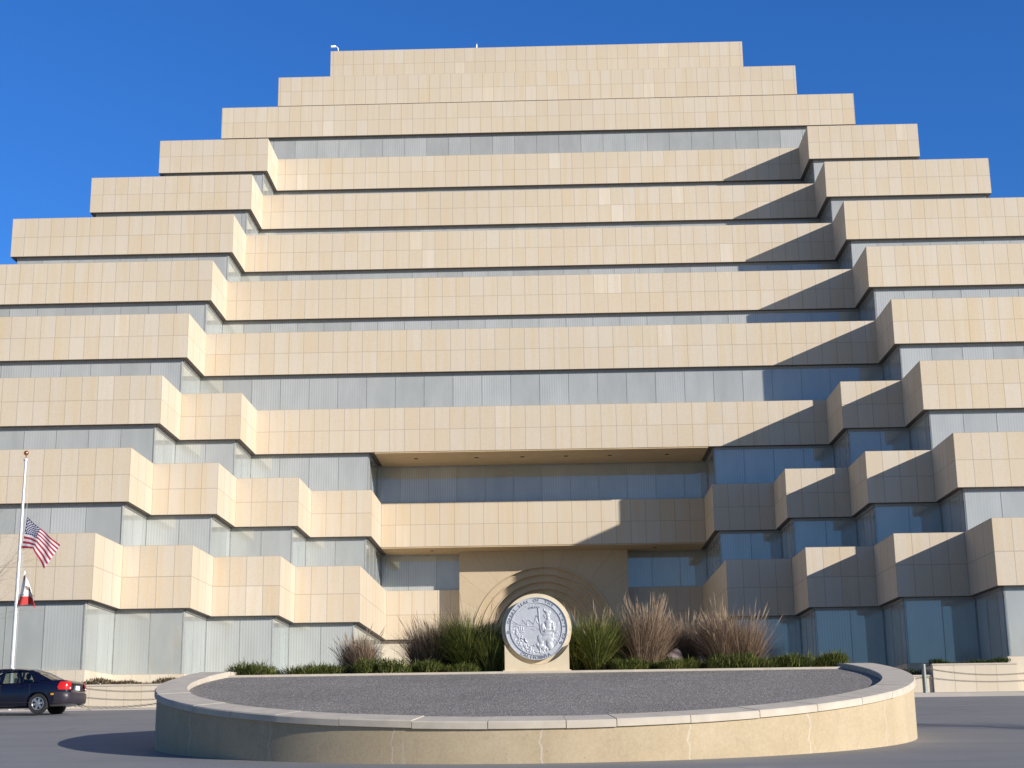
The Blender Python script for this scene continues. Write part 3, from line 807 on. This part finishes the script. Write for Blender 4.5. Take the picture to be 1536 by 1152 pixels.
def hedge(x0, x1, y0, y1, z, h, mat, label, seed, nl):
    random.seed(seed)
    t_ = empty('hedge', ((x0+x1)/2, (y0+y1)/2, z), label=label, cat='hedge')
    m = MB()
    for i in range(nl):
        x = random.uniform(x0, x1); hh = h*(.7+.3*math.sin(x*2.3)+.2*math.sin(x*5.1+1))
        blade(m, (x-t_.location.x, random.uniform(y0, y1)-t_.location.y, random.uniform(0, 1)**.6*hh-.05), random.uniform(0, 6.28), random.uniform(0, 1.2), random.uniform(.06, .14), .03, .2, 3)
    m.build('leaves', mat, t_)
    m = MB(); k = int((x1-x0)/.5)
    for i in range(k):
        x = x0+.25+i*.5-t_.location.x; m.tube([(x, 0, -.1), (x+.05, .02, h*.3), (x-.02, -.05, h*.6)], .012, 5)
    m.build('stems', BARK, t_)
garden_wall('garden_wall', -24, -9.4, 53.0, 57.6, 4.02, 'low cream block wall with hedge on top, behind the dark car')
hedge(-16.9, -10.2, 53.3, 54.4, 4.0, .26, HEDGE_B, 'low reddish brown hedge on the garden wall left of the planter', 21, 5200)
garden_wall('garden_wall', 14.5, 17.6, 56.6, 58.25, 4.52, 'low cream block wall with dark hedge, right of the bollard', .78)
garden_wall('garden_wall', 10.2, 14.48, 56.7, 60.5, 4.12, 'lowest stepped cream wall behind the bollard at right', .78)
hedge(14.6, 17.5, 56.9, 57.7, 4.5, .22, HEDGE_G, 'thin dark green hedge on the right hand garden wall', 22, 2600)
hedge(10.4, 14.4, 57.0, 58.0, 4.1, .30, HEDGE_G, 'dark hedge behind the bollard at the right of the planter', 23, 2400)

def bollard(x, y, z, label, group):
    t_ = empty('bollard', (x, y, z), label=label, cat='bollard', group=group)
    m = MB(); m.tube([(0, 0, -.1), (0, 0, .95)], .075, 14); m.build('post', GREYM, t_, 40)
    m = MB(); m.tube([(0, 0, .95), (0, 0, .985), (0, 0, 1.0)], [.082, .08, .05], 14); m.build('cap', GREYM, t_, 40)
    for zz in (.84, .52):
        m = MB(); m.tube([(.07, 0, zz), (.11, 0, zz)], .014, 6); m.tube([(-.07, 0, zz), (-.11, 0, zz)], .014, 6); m.build('chain_eye', GREYM, t_)
    return t_
BX, BY = 13.5, 53.9; bz = gz(BY)+.14
bollard(BX, BY, bz, 'grey metal bollard carrying two chains at the right of the planter', None)
def chain(p, q, sag, label):
    p, q = Vector(p), Vector(q); L = (q-p).length; k = int(L/.11)
    t0 = p
    m = MB()
    P = [p.lerp(q, i/k)-Vector((0, 0, sag*4*(i/k)*(1-i/k))) for i in range(k+1)]
    for i in range(k):
        a, b_ = P[i], P[i+1]; d = (b_-a).normalized(); s_ = d.orthogonal().normalized()
        u = d.cross(s_).normalized(); s2 = s_ if i % 2 else u
        c_ = (a+b_)/2; hl = (b_-a).length*.62; hw_ = .028
        loop = [c_+d*hl*math.cos(t)+s2*hw_*math.sin(t) for t in [2*math.pi*j/8 for j in range(9)]]
        m.tube([tuple(v-p) for v in loop], .010, 4, False)
    o = m.build('chain', RUSTY); o.location = p
    return tag(o, label, 'chain', None)
chain((BX+.11, BY, bz+.84), (BX+5.2, BY+.3, bz+.87), .26, 'upper sagging chain running right from the grey bollard')
chain((BX+.11, BY, bz+.52), (BX+5.2, BY+.3, bz+.55), .18, 'lower sagging chain running right from the grey bollard')
chain((BX-.11, BY, bz+.52), (BX-5.0, BY-.2, bz+.50), .22, 'lower sagging chain running left from the grey bollard behind the planter')
LX, LY = -11.2, 52.2; lz = gz(LY)+.05
chain((LX, LY, lz+.84), (LX-5.6, LY, lz+.84), .30, 'upper sagging chain in front of the left garden wall')
chain((LX, LY, lz+.50), (LX-5.6, LY, lz+.50), .24, 'lower sagging chain in front of the left garden wall')
bollard(LX-5.7, LY, lz, 'grey bollard hidden behind the dark car', None)
bollard(LX+.1, LY+.02, lz, 'grey bollard hidden behind the left end of the planter', None)
bollard(BX+5.3, BY+.3, bz, 'grey bollard beyond the right edge of the picture', None)
bollard(BX-5.1, BY-.2, bz, 'grey bollard hidden behind the right end of the planter', None)

# ------------------------------------------------------------------ flagpole and flags
FP = Vector((-18.2, 51.5, gz(51.5)))
t_ = empty('flagpole', FP, label='white tapered flagpole with a copper ball on top, flags at half mast', cat='flagpole')
HP = 8.70
m = MB(); m.tube([(0, 0, -.2), (0, 0, 3), (0, 0, HP)], [.075, .07, .042], 14); m.build('pole', WHITEM, t_, 40)
m = MB(); m.tube([(0, 0, HP), (0, 0, HP+.06), (0, 0, HP+.10)], [.075, .075, .03], 12); m.build('truck', WHITEM, t_, 40)
m = MB(); m.tube([(0, 0, HP+.09), (0, 0, HP+.2)], .015, 6); m.ell((0, 0, HP+.28), (.085, .085, .085), 16, 10); m.build('ball', COPPER, t_, 60)
m = MB(); m.tube([(.10, -.02, HP), (.17, -.05, HP-1.6), (.12, -.04, HP-4), (.10, 0, 1.2)], .008, 4); m.build('halyard', WHITEM, t_)
SPX = 2231.66/51.5/ (1+0.0)       # pixels of the photo per metre at the pole, used only to size the cloth
def us_mat():
    k = NT('striped_flag'); uv = k.n('ShaderNodeSeparateXYZ', {0: k.co('UV')}); u, v = uv.outputs[0], uv.outputs[1]
    st = k.m_('LESS_THAN', k.m_('FRACT', k.m_('MULTIPLY', v, 6.5)), .5)
    c = k.mix(st, (.78, .76, .78), (.42, .03, .06))
    can = k.m_('MULTIPLY', k.m_('LESS_THAN', u, .4), k.m_('GREATER_THAN', v, 6/13))
    # staggered stars
    su = k.m_('MULTIPLY', u, 12/.4); sv = k.m_('MULTIPLY', k.m_('SUBTRACT', v, 6/13), 10/(7/13))
    iu = k.m_('ROUND', su); iv = k.m_('ROUND', sv)
    par = k.m_('LESS_THAN', k.m_('ABSOLUTE', k.m_('SUBTRACT', k.m_('MODULO', k.m_('ADD', iu, iv), 2.0), 0.0)), .5)
    du = k.m_('SUBTRACT', su, iu); dv = k.m_('MULTIPLY', k.m_('SUBTRACT', sv, iv), 1.0)
    dd = k.m_('SQRT', k.m_('ADD', k.m_('MULTIPLY', du, du), k.m_('MULTIPLY', dv, dv)))
    ed = k.m_('MULTIPLY', k.m_('MULTIPLY', k.m_('GREATER_THAN', iu, .5), k.m_('LESS_THAN', iu, 11.5)), k.m_('MULTIPLY', k.m_('GREATER_THAN', iv, .5), k.m_('LESS_THAN', iv, 9.5)))
    star = k.m_('MULTIPLY', k.m_('MULTIPLY', k.m_('LESS_THAN', dd, .47), par), ed)
    cc = k.mix(star, (.022, .028, .11), (.8, .8, .85))
    c = k.mix(can, c, cc)
    k.set(Base_Color=c, Roughness=.8)
    tr = k.n('ShaderNodeBsdfTranslucent', {'Color': c}); mx = k.n('ShaderNodeMixShader', {0: .25, 1: k.b.outputs[0], 2: tr.outputs[0]})
    k.t.links.new(mx.outputs[0], k.out.inputs[0]); return k.m
def cloth(name, mat, rows, nu, nv, wave, label, loc):
    """rows: list of polylines (x,z) from the hoist to the fly, top row first; the cloth is interpolated between them"""
    m = MB()
    def samp(pl_, t):
        x = t*(len(pl_)-1); i = min(int(x), len(pl_)-2); f = x-i
        return tuple(pl_[i][k]*(1-f)+pl_[i+1][k]*f for k in range(len(pl_[0])))
    G = []
    for j in range(nv+1):
        row = []
        for i in range(nu+1):
            cols = [samp(r_, i/nu) for r_ in rows]
            p = samp(cols, j/nv); y = (p[2] if len(p) > 2 else 0)+wave(i/nu, j/nv)
            row.append((p[0], y, p[1]))
        G.append(row)
    for j in range(nv):
        for i in range(nu):
            m.face([G[j+1][i], G[j+1][i+1], G[j][i+1], G[j][i]], [(i/nu, 1-(j+1)/nv), ((i+1)/nu, 1-(j+1)/nv), ((i+1)/nu, 1-j/nv), (i/nu, 1-j/nv)])
    o = m.build(name, mat, None, 80); o.location = loc
    return o
# metres, relative to a point on the pole
uo = cloth('national_flag', us_mat(),
      [[(.10, 0), (.40, -.27), (.72, -.50), (1.04, -.78), (1.30, -.99)],
       [(.05, -.55), (.33, -.62, ), (.62, -.80), (.88, -1.08), (1.08, -1.36)],
       [(-.02, -1.10), (.20, -1.12), (.42, -1.14), (.60, -1.48), (.82, -1.84)]], 40, 26,
      lambda u, v: .10*math.sin(u*7+v*2.2)*u + .05*math.sin(u*15-v*4)*u - .10*v*math.sin(u*3.1), '', FP+Vector((.10, -.05, 6.68)))
tag(uo, 'red and white striped flag with a starry blue corner flying at half mast', 'flag')
def ca_mat():
    k = NT('bear_flag'); uv = k.n('ShaderNodeSeparateXYZ', {0: k.co('UV')}); u, v = uv.outputs[0], uv.outputs[1]
    c = k.mix(k.m_('LESS_THAN', v, .25), (.76, .75, .74), (.5, .045, .04))
    du = k.m_('MULTIPLY', k.m_('SUBTRACT', u, .52), 3.2); dv = k.m_('MULTIPLY', k.m_('SUBTRACT', v, .52), 6.0)
    bear = k.m_('LESS_THAN', k.m_('ADD', k.m_('ADD', k.m_('MULTIPLY', du, du), k.m_('MULTIPLY', dv, dv)), k.m_('MULTIPLY', k.noise(k.co('UV'), 9, 2), .5)), .5)
    c = k.mix(bear, c, (.22, .18, .15))
    du = k.m_('SUBTRACT', u, .14); dv = k.m_('MULTIPLY', k.m_('SUBTRACT', v, .82), .67)
    c = k.mix(k.m_('LESS_THAN', k.m_('ADD', k.m_('MULTIPLY', du, du), k.m_('MULTIPLY', dv, dv)), .003), c, (.5, .045, .04))
    k.set(Base_Color=c, Roughness=.8); return k.m
co_ = cloth('state_flag', ca_mat(),
      [[(.15, .02), (.19, -.08), (.23, -.18), (.27, -.30), (.31, -.45)],
       [(.05, -.60), (.18, -.58), (.31, -.61), (.42, -.68), (.50, -.82)],
       [(-.02, -1.18), (.16, -1.20), (.36, -1.15), (.54, -1.19), (.66, -1.34)]], 30, 20,
      lambda u, v: .09*math.sin(u*9+v*3), '', FP+Vector((.08, -.05, 4.78)))
tag(co_, 'limp white flag with a red bottom stripe hanging under the striped flag', 'flag')
m = MB()
for i, ch in enumerate('CALIFORNIA REPUBLIC'):
    if ch == ' ': continue
    V, F = glyph(ch); u = (i+.8)/20; s_ = .047
    y0 = .09*math.sin(u*9+.72*3)-.02
    m.raw([(-.02+.60*u+.03+v.x*s_, y0-v.z*.02, -.835-.07*u+v.y*s_*1.4) for v in V], F)
m.build('flag_lettering', DARK, co_)

# ------------------------------------------------------------------ bare trees (one just left of the frame, two right of it that stripe the road with shade)
def bare_tree(x, y, h, label, seed, spread=.5, r0=.11):
    random.seed(seed)
    t_ = empty('bare_tree', (x, y, gz(y)), label=label, cat='tree', group=None)
    tr = MB(); cr = MB()
    def grow(p, d, L, r, lev):
        k = 4; pts = [p]; q = Vector(p); dd = d.copy()
        for i in range(k):
            dd = (dd+Vector((random.gauss(0, .10), random.gauss(0, .10), .04))).normalized(); q = q+dd*(L/k); pts.append(q.copy())
        (tr if lev == 0 else cr).tube(pts, [r*(1-.55*i/k) for i in range(k+1)], 6 if lev < 2 else 3, False)
        if lev >= 5: return
        nb = 6 if lev == 0 else random.choice([3, 4])
        for j in range(nb):
            i = k if j == 0 else random.choice([2, 3, 3, 4]) if lev else random.choice([2, 3, 4])
            az = random.uniform(0, 6.28); a = random.uniform(.25, .75)*(1+spread*.5)
            o_ = dd.orthogonal().normalized(); o_ = Matrix.Rotation(az, 3, dd) @ o_
            nd = (dd*math.cos(a)+o_*math.sin(a)+Vector((0, 0, .12))).normalized()
            grow(pts[i], nd, L*random.uniform(.58, .82), r*.45*(.8 if j else 1), lev+1)
    grow(Vector((0, 0, -.2)), Vector((0, 0, 1)), h*.36, r0, 0)
    tr.build('trunk', BARK, t_, 60); cr.build('crown', BARK, t_)
bare_tree(-19.9, 47.5, 8.8, 'leafless tree at the left edge beside the flagpole, only its twigs reach in', 31)
bare_tree(17.6, 24.0, 8.0, 'leafless street tree beyond the right edge, nearer the viewer', 32, .8, .20)
bare_tree(27.0, 34.5, 7.0, 'leafless street tree beyond the right edge, farther along the road', 33, .8, .20)

# the row of tall trees behind the viewer, which the lowest glass mirrors
random.seed(77)
HEADS = []
rt_ = None
TALL = leaf_mat('far_tree_leaves', (.02, .035, .012), (.04, .055, .02), (.07, .08, .03))
for i in range(15):
    x, y = -95+14.5*i+random.uniform(-3, 3), -92+random.uniform(-8, 8)
    sc_ = random.uniform(.8, 1.2)
    if rt_ is None:
        rt_ = empty('tall_tree', (0, 0, 0)); m = MB(); m.tube([(0, 0, -.5), (.1, .1, 6), (0, 0, 15)], [.5, .38, .1], 8)
        for q in range(9):
            a = q*2.4; z = 5+q; m.tube([(0, 0, z), (2.2*math.cos(a), 2.2*math.sin(a), z+2), (3.6*math.cos(a), 3.6*math.sin(a), z+3.5)], [.18, .1, .03], 5)
        tk_ = m.build('trunk', BARK, rt_, 60); m = MB()
        cl = [(random.gauss(0, 2.3), random.gauss(0, 2.3), random.uniform(6, 18), random.uniform(1.2, 2.4)) for _ in range(26)]
        for q in range(3800):
            cx_, cy_, cz_, cr_ = random.choice(cl); k_ = max(.25, 1-abs(cz_-11)/10)
            v_ = Vector((random.gauss(0, 1), random.gauss(0, 1), random.gauss(0, 1))).normalized()*cr_*random.random()**.4
            blade(m, (cx_*k_+v_.x, cy_*k_+v_.y, cz_+v_.z), random.uniform(0, 6.28), random.uniform(0, 2.5), random.uniform(.35, .7), .3, .2, 2)
        cw_ = m.build('crown', TALL, rt_); r_ = rt_
    else:
        r_ = rt_.copy(); COL.objects.link(r_)
        for ch in (tk_, cw_):
            c_ = ch.copy(); COL.objects.link(c_); c_.parent = r_
    r_.location = (x, y, gz(y)); r_.rotation_euler = (0, 0, random.uniform(0, 6)); r_.scale = (sc_*1.15, sc_*1.15, sc_)
    tag(r_, 'tall dark tree in the row behind the viewer, seen only as a reflection', 'tree', 'trees behind the viewer')

# ------------------------------------------------------------------ dark blue sedan
PAINT = NT('navy_car_paint'); PAINT.set(Base_Color=PAINT.mix(PAINT.noise(PAINT.co(), 2), (.004, .005, .020), (.006, .007, .026)), Roughness=.28, Metallic=.25, Coat_Weight=1.0, Coat_Roughness=.03); PAINT = PAINT.m
RUBBER = plain('tyre_rubber', (.022, .022, .023), .85); ALLOY = plain('alloy_rim', (.55, .55, .57), .3, .8)
BUMP = plain('rear_bumper_skin', (.035, .03, .04), .4); REDL = plain('red_lamp_glass', (.55, .015, .012), .15); AMB = plain('amber_marker', (.75, .35, .03), .25)
PLATE = plain('plate_white', (.75, .76, .78), .5); SEATM = plain('seat_fabric', (.10, .10, .11), .9); CLEAR = plain('clear_lens', (.8, .78, .78), .15)
CG = NT('car_window')
tr_ = CG.n('ShaderNodeBsdfTransparent', {'Color': (.50, .56, .52, 1)}); gl_ = CG.n('ShaderNodeBsdfGlossy', {'Color': (.9, .95, 1, 1), 'Roughness': .02}); fr_ = CG.n('ShaderNodeFresnel', {'IOR': 1.5})
CG.t.links.new(CG.n('ShaderNodeMixShader', {0: fr_.outputs[0], 1: tr_.outputs[0], 2: gl_.outputs[0]}).outputs[0], CG.out.inputs[0]); CG = CG.m

def lerp_tab(tab, x):
    for (a, va), (b_, vb) in zip(tab, tab[1:]):
        if x <= b_:
            f = (x-a)/(b_-a); f = max(0, min(1, f)); return va+(vb-va)*f
    return tab[-1][1]
# along the car u = 0 at the tail, 4.45 at the nose
TOP = [(0, .80), (.03, .93), (.08, 1.0), (.25, 1.035), (.75, 1.035), (1.0, .99), (1.4, .955), (3.1, .93), (3.5, .92), (4.0, .80), (4.3, .68), (4.42, .56), (4.45, .5)]
BOT = [(0, .50), (.06, .36), (.3, .26), (.8, .20), (3.8, .19), (4.2, .22), (4.4, .30), (4.45, .38)]
WID = [(0, .70), (.05, .775), (.2, .825), (.6, .85), (1.2, .857), (3.2, .855), (3.9, .83), (4.2, .76), (4.38, .62), (4.45, .45)]
US = [0, .03, .06, .1, .18, .3, .45, .6, .75, .95, 1.2, 1.5, 1.8, 2.2, 2.6, 3.0, 3.3, 3.6, 3.85, 4.05, 4.2, 4.32, 4.4, 4.45]
def section(u):
    w_ = lerp_tab(WID, u); zb = lerp_tab(BOT, u); zt = lerp_tab(TOP, u); h = zt-zb
    prof = [(0, 0), (.80, 0), (.93, .05), (.985, .18), (1.0, .40), (1.0, .58), (.985, .74), (.955, .88), (.90, .965), (.80, 1.0), (.4, 1.012), (0, 1.015)]
    half = [(w_*a, zb+h*b_) for a, b_ in prof]
    return half + [(-x, z) for x, z in reversed(half[1:-1])]
m = MB(); secs = [section(u) for u in US]; n = len(secs[0])
V = [(-u, x, z) for u, s_ in zip(US, secs) for x, z in s_]          # heading -x, left side at -y
F = [(i*n+j, i*n+(j+1) % n, (i+1)*n+(j+1) % n, (i+1)*n+j) for i in range(len(US)-1) for j in range(n)]
F += [tuple(range(n)), tuple(reversed([(len(US)-1)*n+j for j in range(n)]))]
m.raw(V, F)
CARLOC = Vector((-14.58, 47.35, gz(47.6)))
car = empty('parked_car', CARLOC, R(-3), 'dark navy blue four door sedan at the left edge, tail towards the planter', 'car')
body = m.build('body', PAINT, car, 38)
WU = (.93, 3.53); WR = .305
# wheel arches cut out of the body
cm = MB()
for u in WU:
    for s in (-1, 1):
        k = 28; y0, y1 = (s*.60, s*.95)
        A = [(-u+.355*math.cos(2*math.pi*i/k), y0, .31+.355*math.sin(2*math.pi*i/k)) for i in range(k)]
        B = [(p[0], y1, p[2]) for p in A]
        cm.raw(A+B, [tuple(range(k)), tuple(reversed(range(k, 2*k)))]+[(i, k+i, k+(i+1) % k, (i+1) % k) for i in range(k)])
cut = cm.build('cutter', DARK, None, 30); cut.parent = car
md = body.modifiers.new('arches', 'BOOLEAN'); md.object = cut; md.operation = 'DIFFERENCE'; md.solver = 'EXACT'
bpy.context.view_layer.update()
me2 = bpy.data.meshes.new_from_object(body.evaluated_get(bpy.context.evaluated_depsgraph_get()))
body.modifiers.clear(); old = body.data; body.data = me2; me2.name = 'body'
bpy.data.objects.remove(cut)
me2.set_sharp_from_angle(angle=R(38))
# greenhouse: pillars and roof in paint, panes in glass
BEL = .945
def cab(u, k):    # k = 0 belt, 1 roof rail ; returns half width
    return .785-.20*k - (.05 if u < 1.0 or u > 3.1 else 0)
RF = [(1.30, 1.385), (1.6, 1.425), (2.0, 1.44), (2.4, 1.43), (2.62, 1.395)]
m = MB(); rs_ = []
for u, z in RF:
    rs_.append([(-u, y, z-.055*(abs(y)/.60)**2.2) for y in (-.60, -.56, -.45, -.25, 0, .25, .45, .56, .60)])
k = 9; V = [p for r_ in rs_ for p in r_] + [(p[0], p[1]*.98, p[2]-.045) for r_ in rs_ for p in r_]; q = len(rs_)*k
F = [(i*k+j, i*k+j+1, (i+1)*k+j+1, (i+1)*k+j) for i in range(4) for j in range(8)] + [(q+i*k+j, q+(i+1)*k+j, q+(i+1)*k+j+1, q+i*k+j+1) for i in range(4) for j in range(8)]
F += [(i*k, (i+1)*k, q+(i+1)*k, q+i*k) for i in range(4)] + [(i*k+8, q+i*k+8, q+(i+1)*k+8, (i+1)*k+8) for i in range(4)] + [(j, q+j, q+j+1, j+1) for j in range(8)] + [(4*k+j, 4*k+j+1, q+4*k+j+1, q+4*k+j) for j in range(8)]
m.raw(V, F); m.build('roof', PAINT, car, 50)
for s in (-1, 1):
    pil = MB()
    def P2(u, z):
        f = (z-BEL)/(1.37-BEL); return (-u, s*(.80-.215*f), z)
    def panel(pts):   # closed thin plate on the cabin side
        A = [P2(*p) for p in pts]; B = [(a[0], a[1]-s*.045, a[2]) for a in A]; n_ = len(A)
        pil.raw(A+B, [tuple(range(n_)), tuple(reversed(range(n_, 2*n_)))]+[(i, (i+1) % n_, n_+(i+1) % n_, n_+i) for i in range(n_)])
    zr = lambda u: lerp_tab(RF, u)-.055
    panel([(.50, 1.0), (.72, 1.03), (1.12, .955), (1.12, 1.0), (1.22, 1.15), (1.40, 1.30), (1.38, zr(1.4)), (1.22, 1.34), (.92, 1.20)])        # rear pillar
    panel([(1.40, 1.30), (1.65, 1.325), (2.45, 1.325), (2.60, 1.30), (2.62, zr(2.62)), (2.4, zr(2.4)), (2.0, zr(2.0)), (1.6, zr(1.6)), (1.38, zr(1.38))])   # roof rail
    panel([(1.44, .945), (1.50, .945), (1.53, 1.318), (1.475, 1.315)])                                    # quarter light bar
    panel([(2.10, .945), (2.22, .945), (2.18, 1.326), (2.08, 1.326)])                                     # centre pillar
    panel([(2.60, 1.30), (2.62, zr(2.62)), (2.68, 1.33), (3.38, .94), (3.25, .94)])                        # windscreen pillar
    pil.build('pillars', PAINT, car, 40)
    for nm, pts in (('side_window', [(1.14, .95), (1.46, .95), (1.49, 1.31), (1.40, 1.295), (1.23, 1.15)]),
                    ('side_window', [(1.49, .95), (2.12, .95), (2.09, 1.322), (1.66, 1.322), (1.52, 1.312)]),
                    ('side_window', [(2.20, .95), (3.22, .95), (2.60, 1.295), (2.45, 1.322), (2.17, 1.322)])):
        g_ = MB(); g_.face([(a[0], a[1]-s*.02, a[2]) for a in [P2(*p) for p in pts]]); g_.build(nm, CG, car)
    # door seams and handles
    h_ = MB(); h_.box(-1.62, -1.44, s*.862-.012, s*.862+.012, .80, .825); h_.box(-2.52, -2.34, s*.862-.012, s*.862+.012, .79, .815); 
    dm = MB()
    for u0, u1 in ((1.20, 2.14), (2.16, 3.22)):
        dm.box(-u1+.0, -u0, s*.857-.004, s*.857+.004, .34, .352); dm.box(-u0-.008, -u0, s*.857-.004, s*.857+.004, .62, .90); dm.box(-u1, -u1+.008, s*.857-.004, s*.857+.004, .36, .90)
    dm.build('door_seam', DARK, car); h_.build('door_handle', PAINT, car)
    mk = MB(); mk.box(-.52, -.34, s*.845-.012, s*.845+.012, .56, .615); mk.build('side_marker', AMB, car)
    # tail lamp wraps the corner
    tl = MB()
    zs_ = (.72, .80, .90, .97)
    P_ = [[(.30, .836), (.34, .838), (.30, .832), (.26, .80)], [(.14, .81), (.13, .808), (.12, .795), (.12, .77)], [(.0, .73), (.005, .735), (.015, .725), (.03, .69)], [(-.012, .60), (-.01, .58), (0, .55), (.015, .52)]]
    for a in range(3):
        for b_ in range(3):
            tl.face([(-P_[i][j][0]+.018, s*(P_[i][j][1]+.018), zs_[j]) for i, j in ((a, b_), (a+1, b_), (a+1, b_+1), (a, b_+1))])
    t2 = tl.build('tail_lamp', REDL, car, 60)
    lz_ = MB(); lz_.ell((.012, s*.66, .77), (.03, .05, .03), 8, 6); lz_.build('reversing_lens', CLEAR, t2, 60)
    hl = MB(); hl.ell((-4.22, s*.62, .64), (.16, .12, .07), 12, 8); hl.build('headlight', CLEAR, car, 60)
    mr = MB(); mr.ell((-2.95, s*.93, 1.0), (.06, .10, .07), 10, 8); mr.tube([(-2.95, s*.80, .97), (-2.95, s*.9, .98)], .02, 6); mr.build('wing_mirror', PAINT, car, 60)
for nm, pts in (('rear_window', [(-.66, -.70, 1.04), (-.66, .70, 1.04), (-1.28, .575, 1.36), (-1.28, -.575, 1.36)]), ('windscreen', [(-3.36, -.70, .94), (-3.36, .70, .94), (-2.64, .57, 1.37), (-2.64, -.57, 1.37)])):
    g_ = MB()
    (a, b_, c_, d_) = [Vector(p) for p in pts]; k = 6
    G = [[a.lerp(b_, i/k).lerp(d_.lerp(c_, i/k), j/3)+Vector((0, 0, .035*(1-(2*i/k-1)**2)*(1 if j < 3 else .5)+(.035 if 0 < j < 3 else 0))) for i in range(k+1)] for j in range(4)]
    for j in range(3):
        for i in range(k): g_.face([G[j][i], G[j][i+1], G[j+1][i+1], G[j+1][i]])
    g_.build(nm, CG, car, 60)
# rear bumper
m = MB(); pb = []
for y, x in ((-.86, -.42), (-.865, -.22), (-.82, -.03), (-.70, .045), (-.4, .075), (0, .085), (.4, .075), (.70, .045), (.82, -.03), (.865, -.22), (.86, -.42)):
    pb.append([(x-.05, y*.99, .655), (x, y, .635), (x+.004, y, .50), (x-.01, y*.995, .36), (x-.07, y*.97, .30)])
V = [p for r_ in pb for p in r_]; m.raw(V, [(i*5+j, (i+1)*5+j, (i+1)*5+j+1, i*5+j+1) for i in range(10) for j in range(4)])
m.build('rear_bumper', BUMP, car, 50)
m = MB(); m.box(.0, .022, -.16, .16, .72, .86); m.build('number_plate', PLATE, car)
m = MB(); m.box(-.01, .015, -.45, .45, .885, .925); m.build('trunk_trim', PAINT, car)
m = MB()
for y in (-.36, .36):
    for u in (1.75, 2.75):
        m.box(-u-.06, -u+.06, y-.24, y+.24, .5, 1.10); m.ell((-u, y, 1.20), (.06, .14, .10), 10, 8)
        m.tube([(-u, y-.06, 1.08), (-u, y-.06, 1.18)], .012, 5)
m.box(-3.2, -.9, -.70, .70, .42, .50); m.build('seats', SEATM, car, 40)
for u in WU:
    for s in (-1, 1):
        wr = MB(); k = 28; pr = [(.19, .075), (.285, .085), (WR, .06), (WR, -.06), (.285, -.085), (.19, -.075)]
        V = [(-u+r_*math.cos(t), s*(.745)+s*o_, WR+r_*math.sin(t)) for t in [2*math.pi*i/k for i in range(k)] for r_, o_ in pr]
        wr.raw(V, [(6*i+j, 6*((i+1) % k)+j, 6*((i+1) % k)+(j+1) % 6, 6*i+(j+1) % 6) for i in range(k) for j in range(6)])
        wheel = wr.build('wheel', RUBBER, car, 40)
        rm = MB(); yo = s*.80
        hubc = Vector((-u, yo, WR))
        k2 = 28
        V = [(-u+r_*math.cos(t), yo+s*o_, WR+r_*math.sin(t)) for t in [2*math.pi*i/k2 for i in range(k2)] for r_, o_ in ((.165, .0), (.175, .03), (.195, .028), (.195, -.02))]
        rm.raw(V, [(4*i+j, 4*((i+1) % k2)+j, 4*((i+1) % k2)+j+1, 4*i+j+1) for i in range(k2) for j in range(3)])
        for j in range(6):
            t = 2*math.pi*j/6+.2; M = Matrix.Translation(hubc) @ Matrix.Rotation(-t, 4, 'Y'); rm.box(.02, .172, -.012, .016, -.034, .034, M=M)
        rm.tube([(-u, yo-s*.02, WR), (-u, yo+s*.025, WR)], [.06, .05], 14)
        rm.build('rim', ALLOY, wheel, 40)
        dk = MB(); dk.cyl((-u, WR), .185, yo-s*.035, yo-s*.03, 20); dk.build('brake_disc', DARK, wheel)
m = MB(); m.box(.09, .0905, -.5, .5, .42, .425); 
m = MB(); m.tube([(.06, .45, .30), (-.15, .45, .30)], .03, 8); m.build('exhaust', GREYM, car, 40)
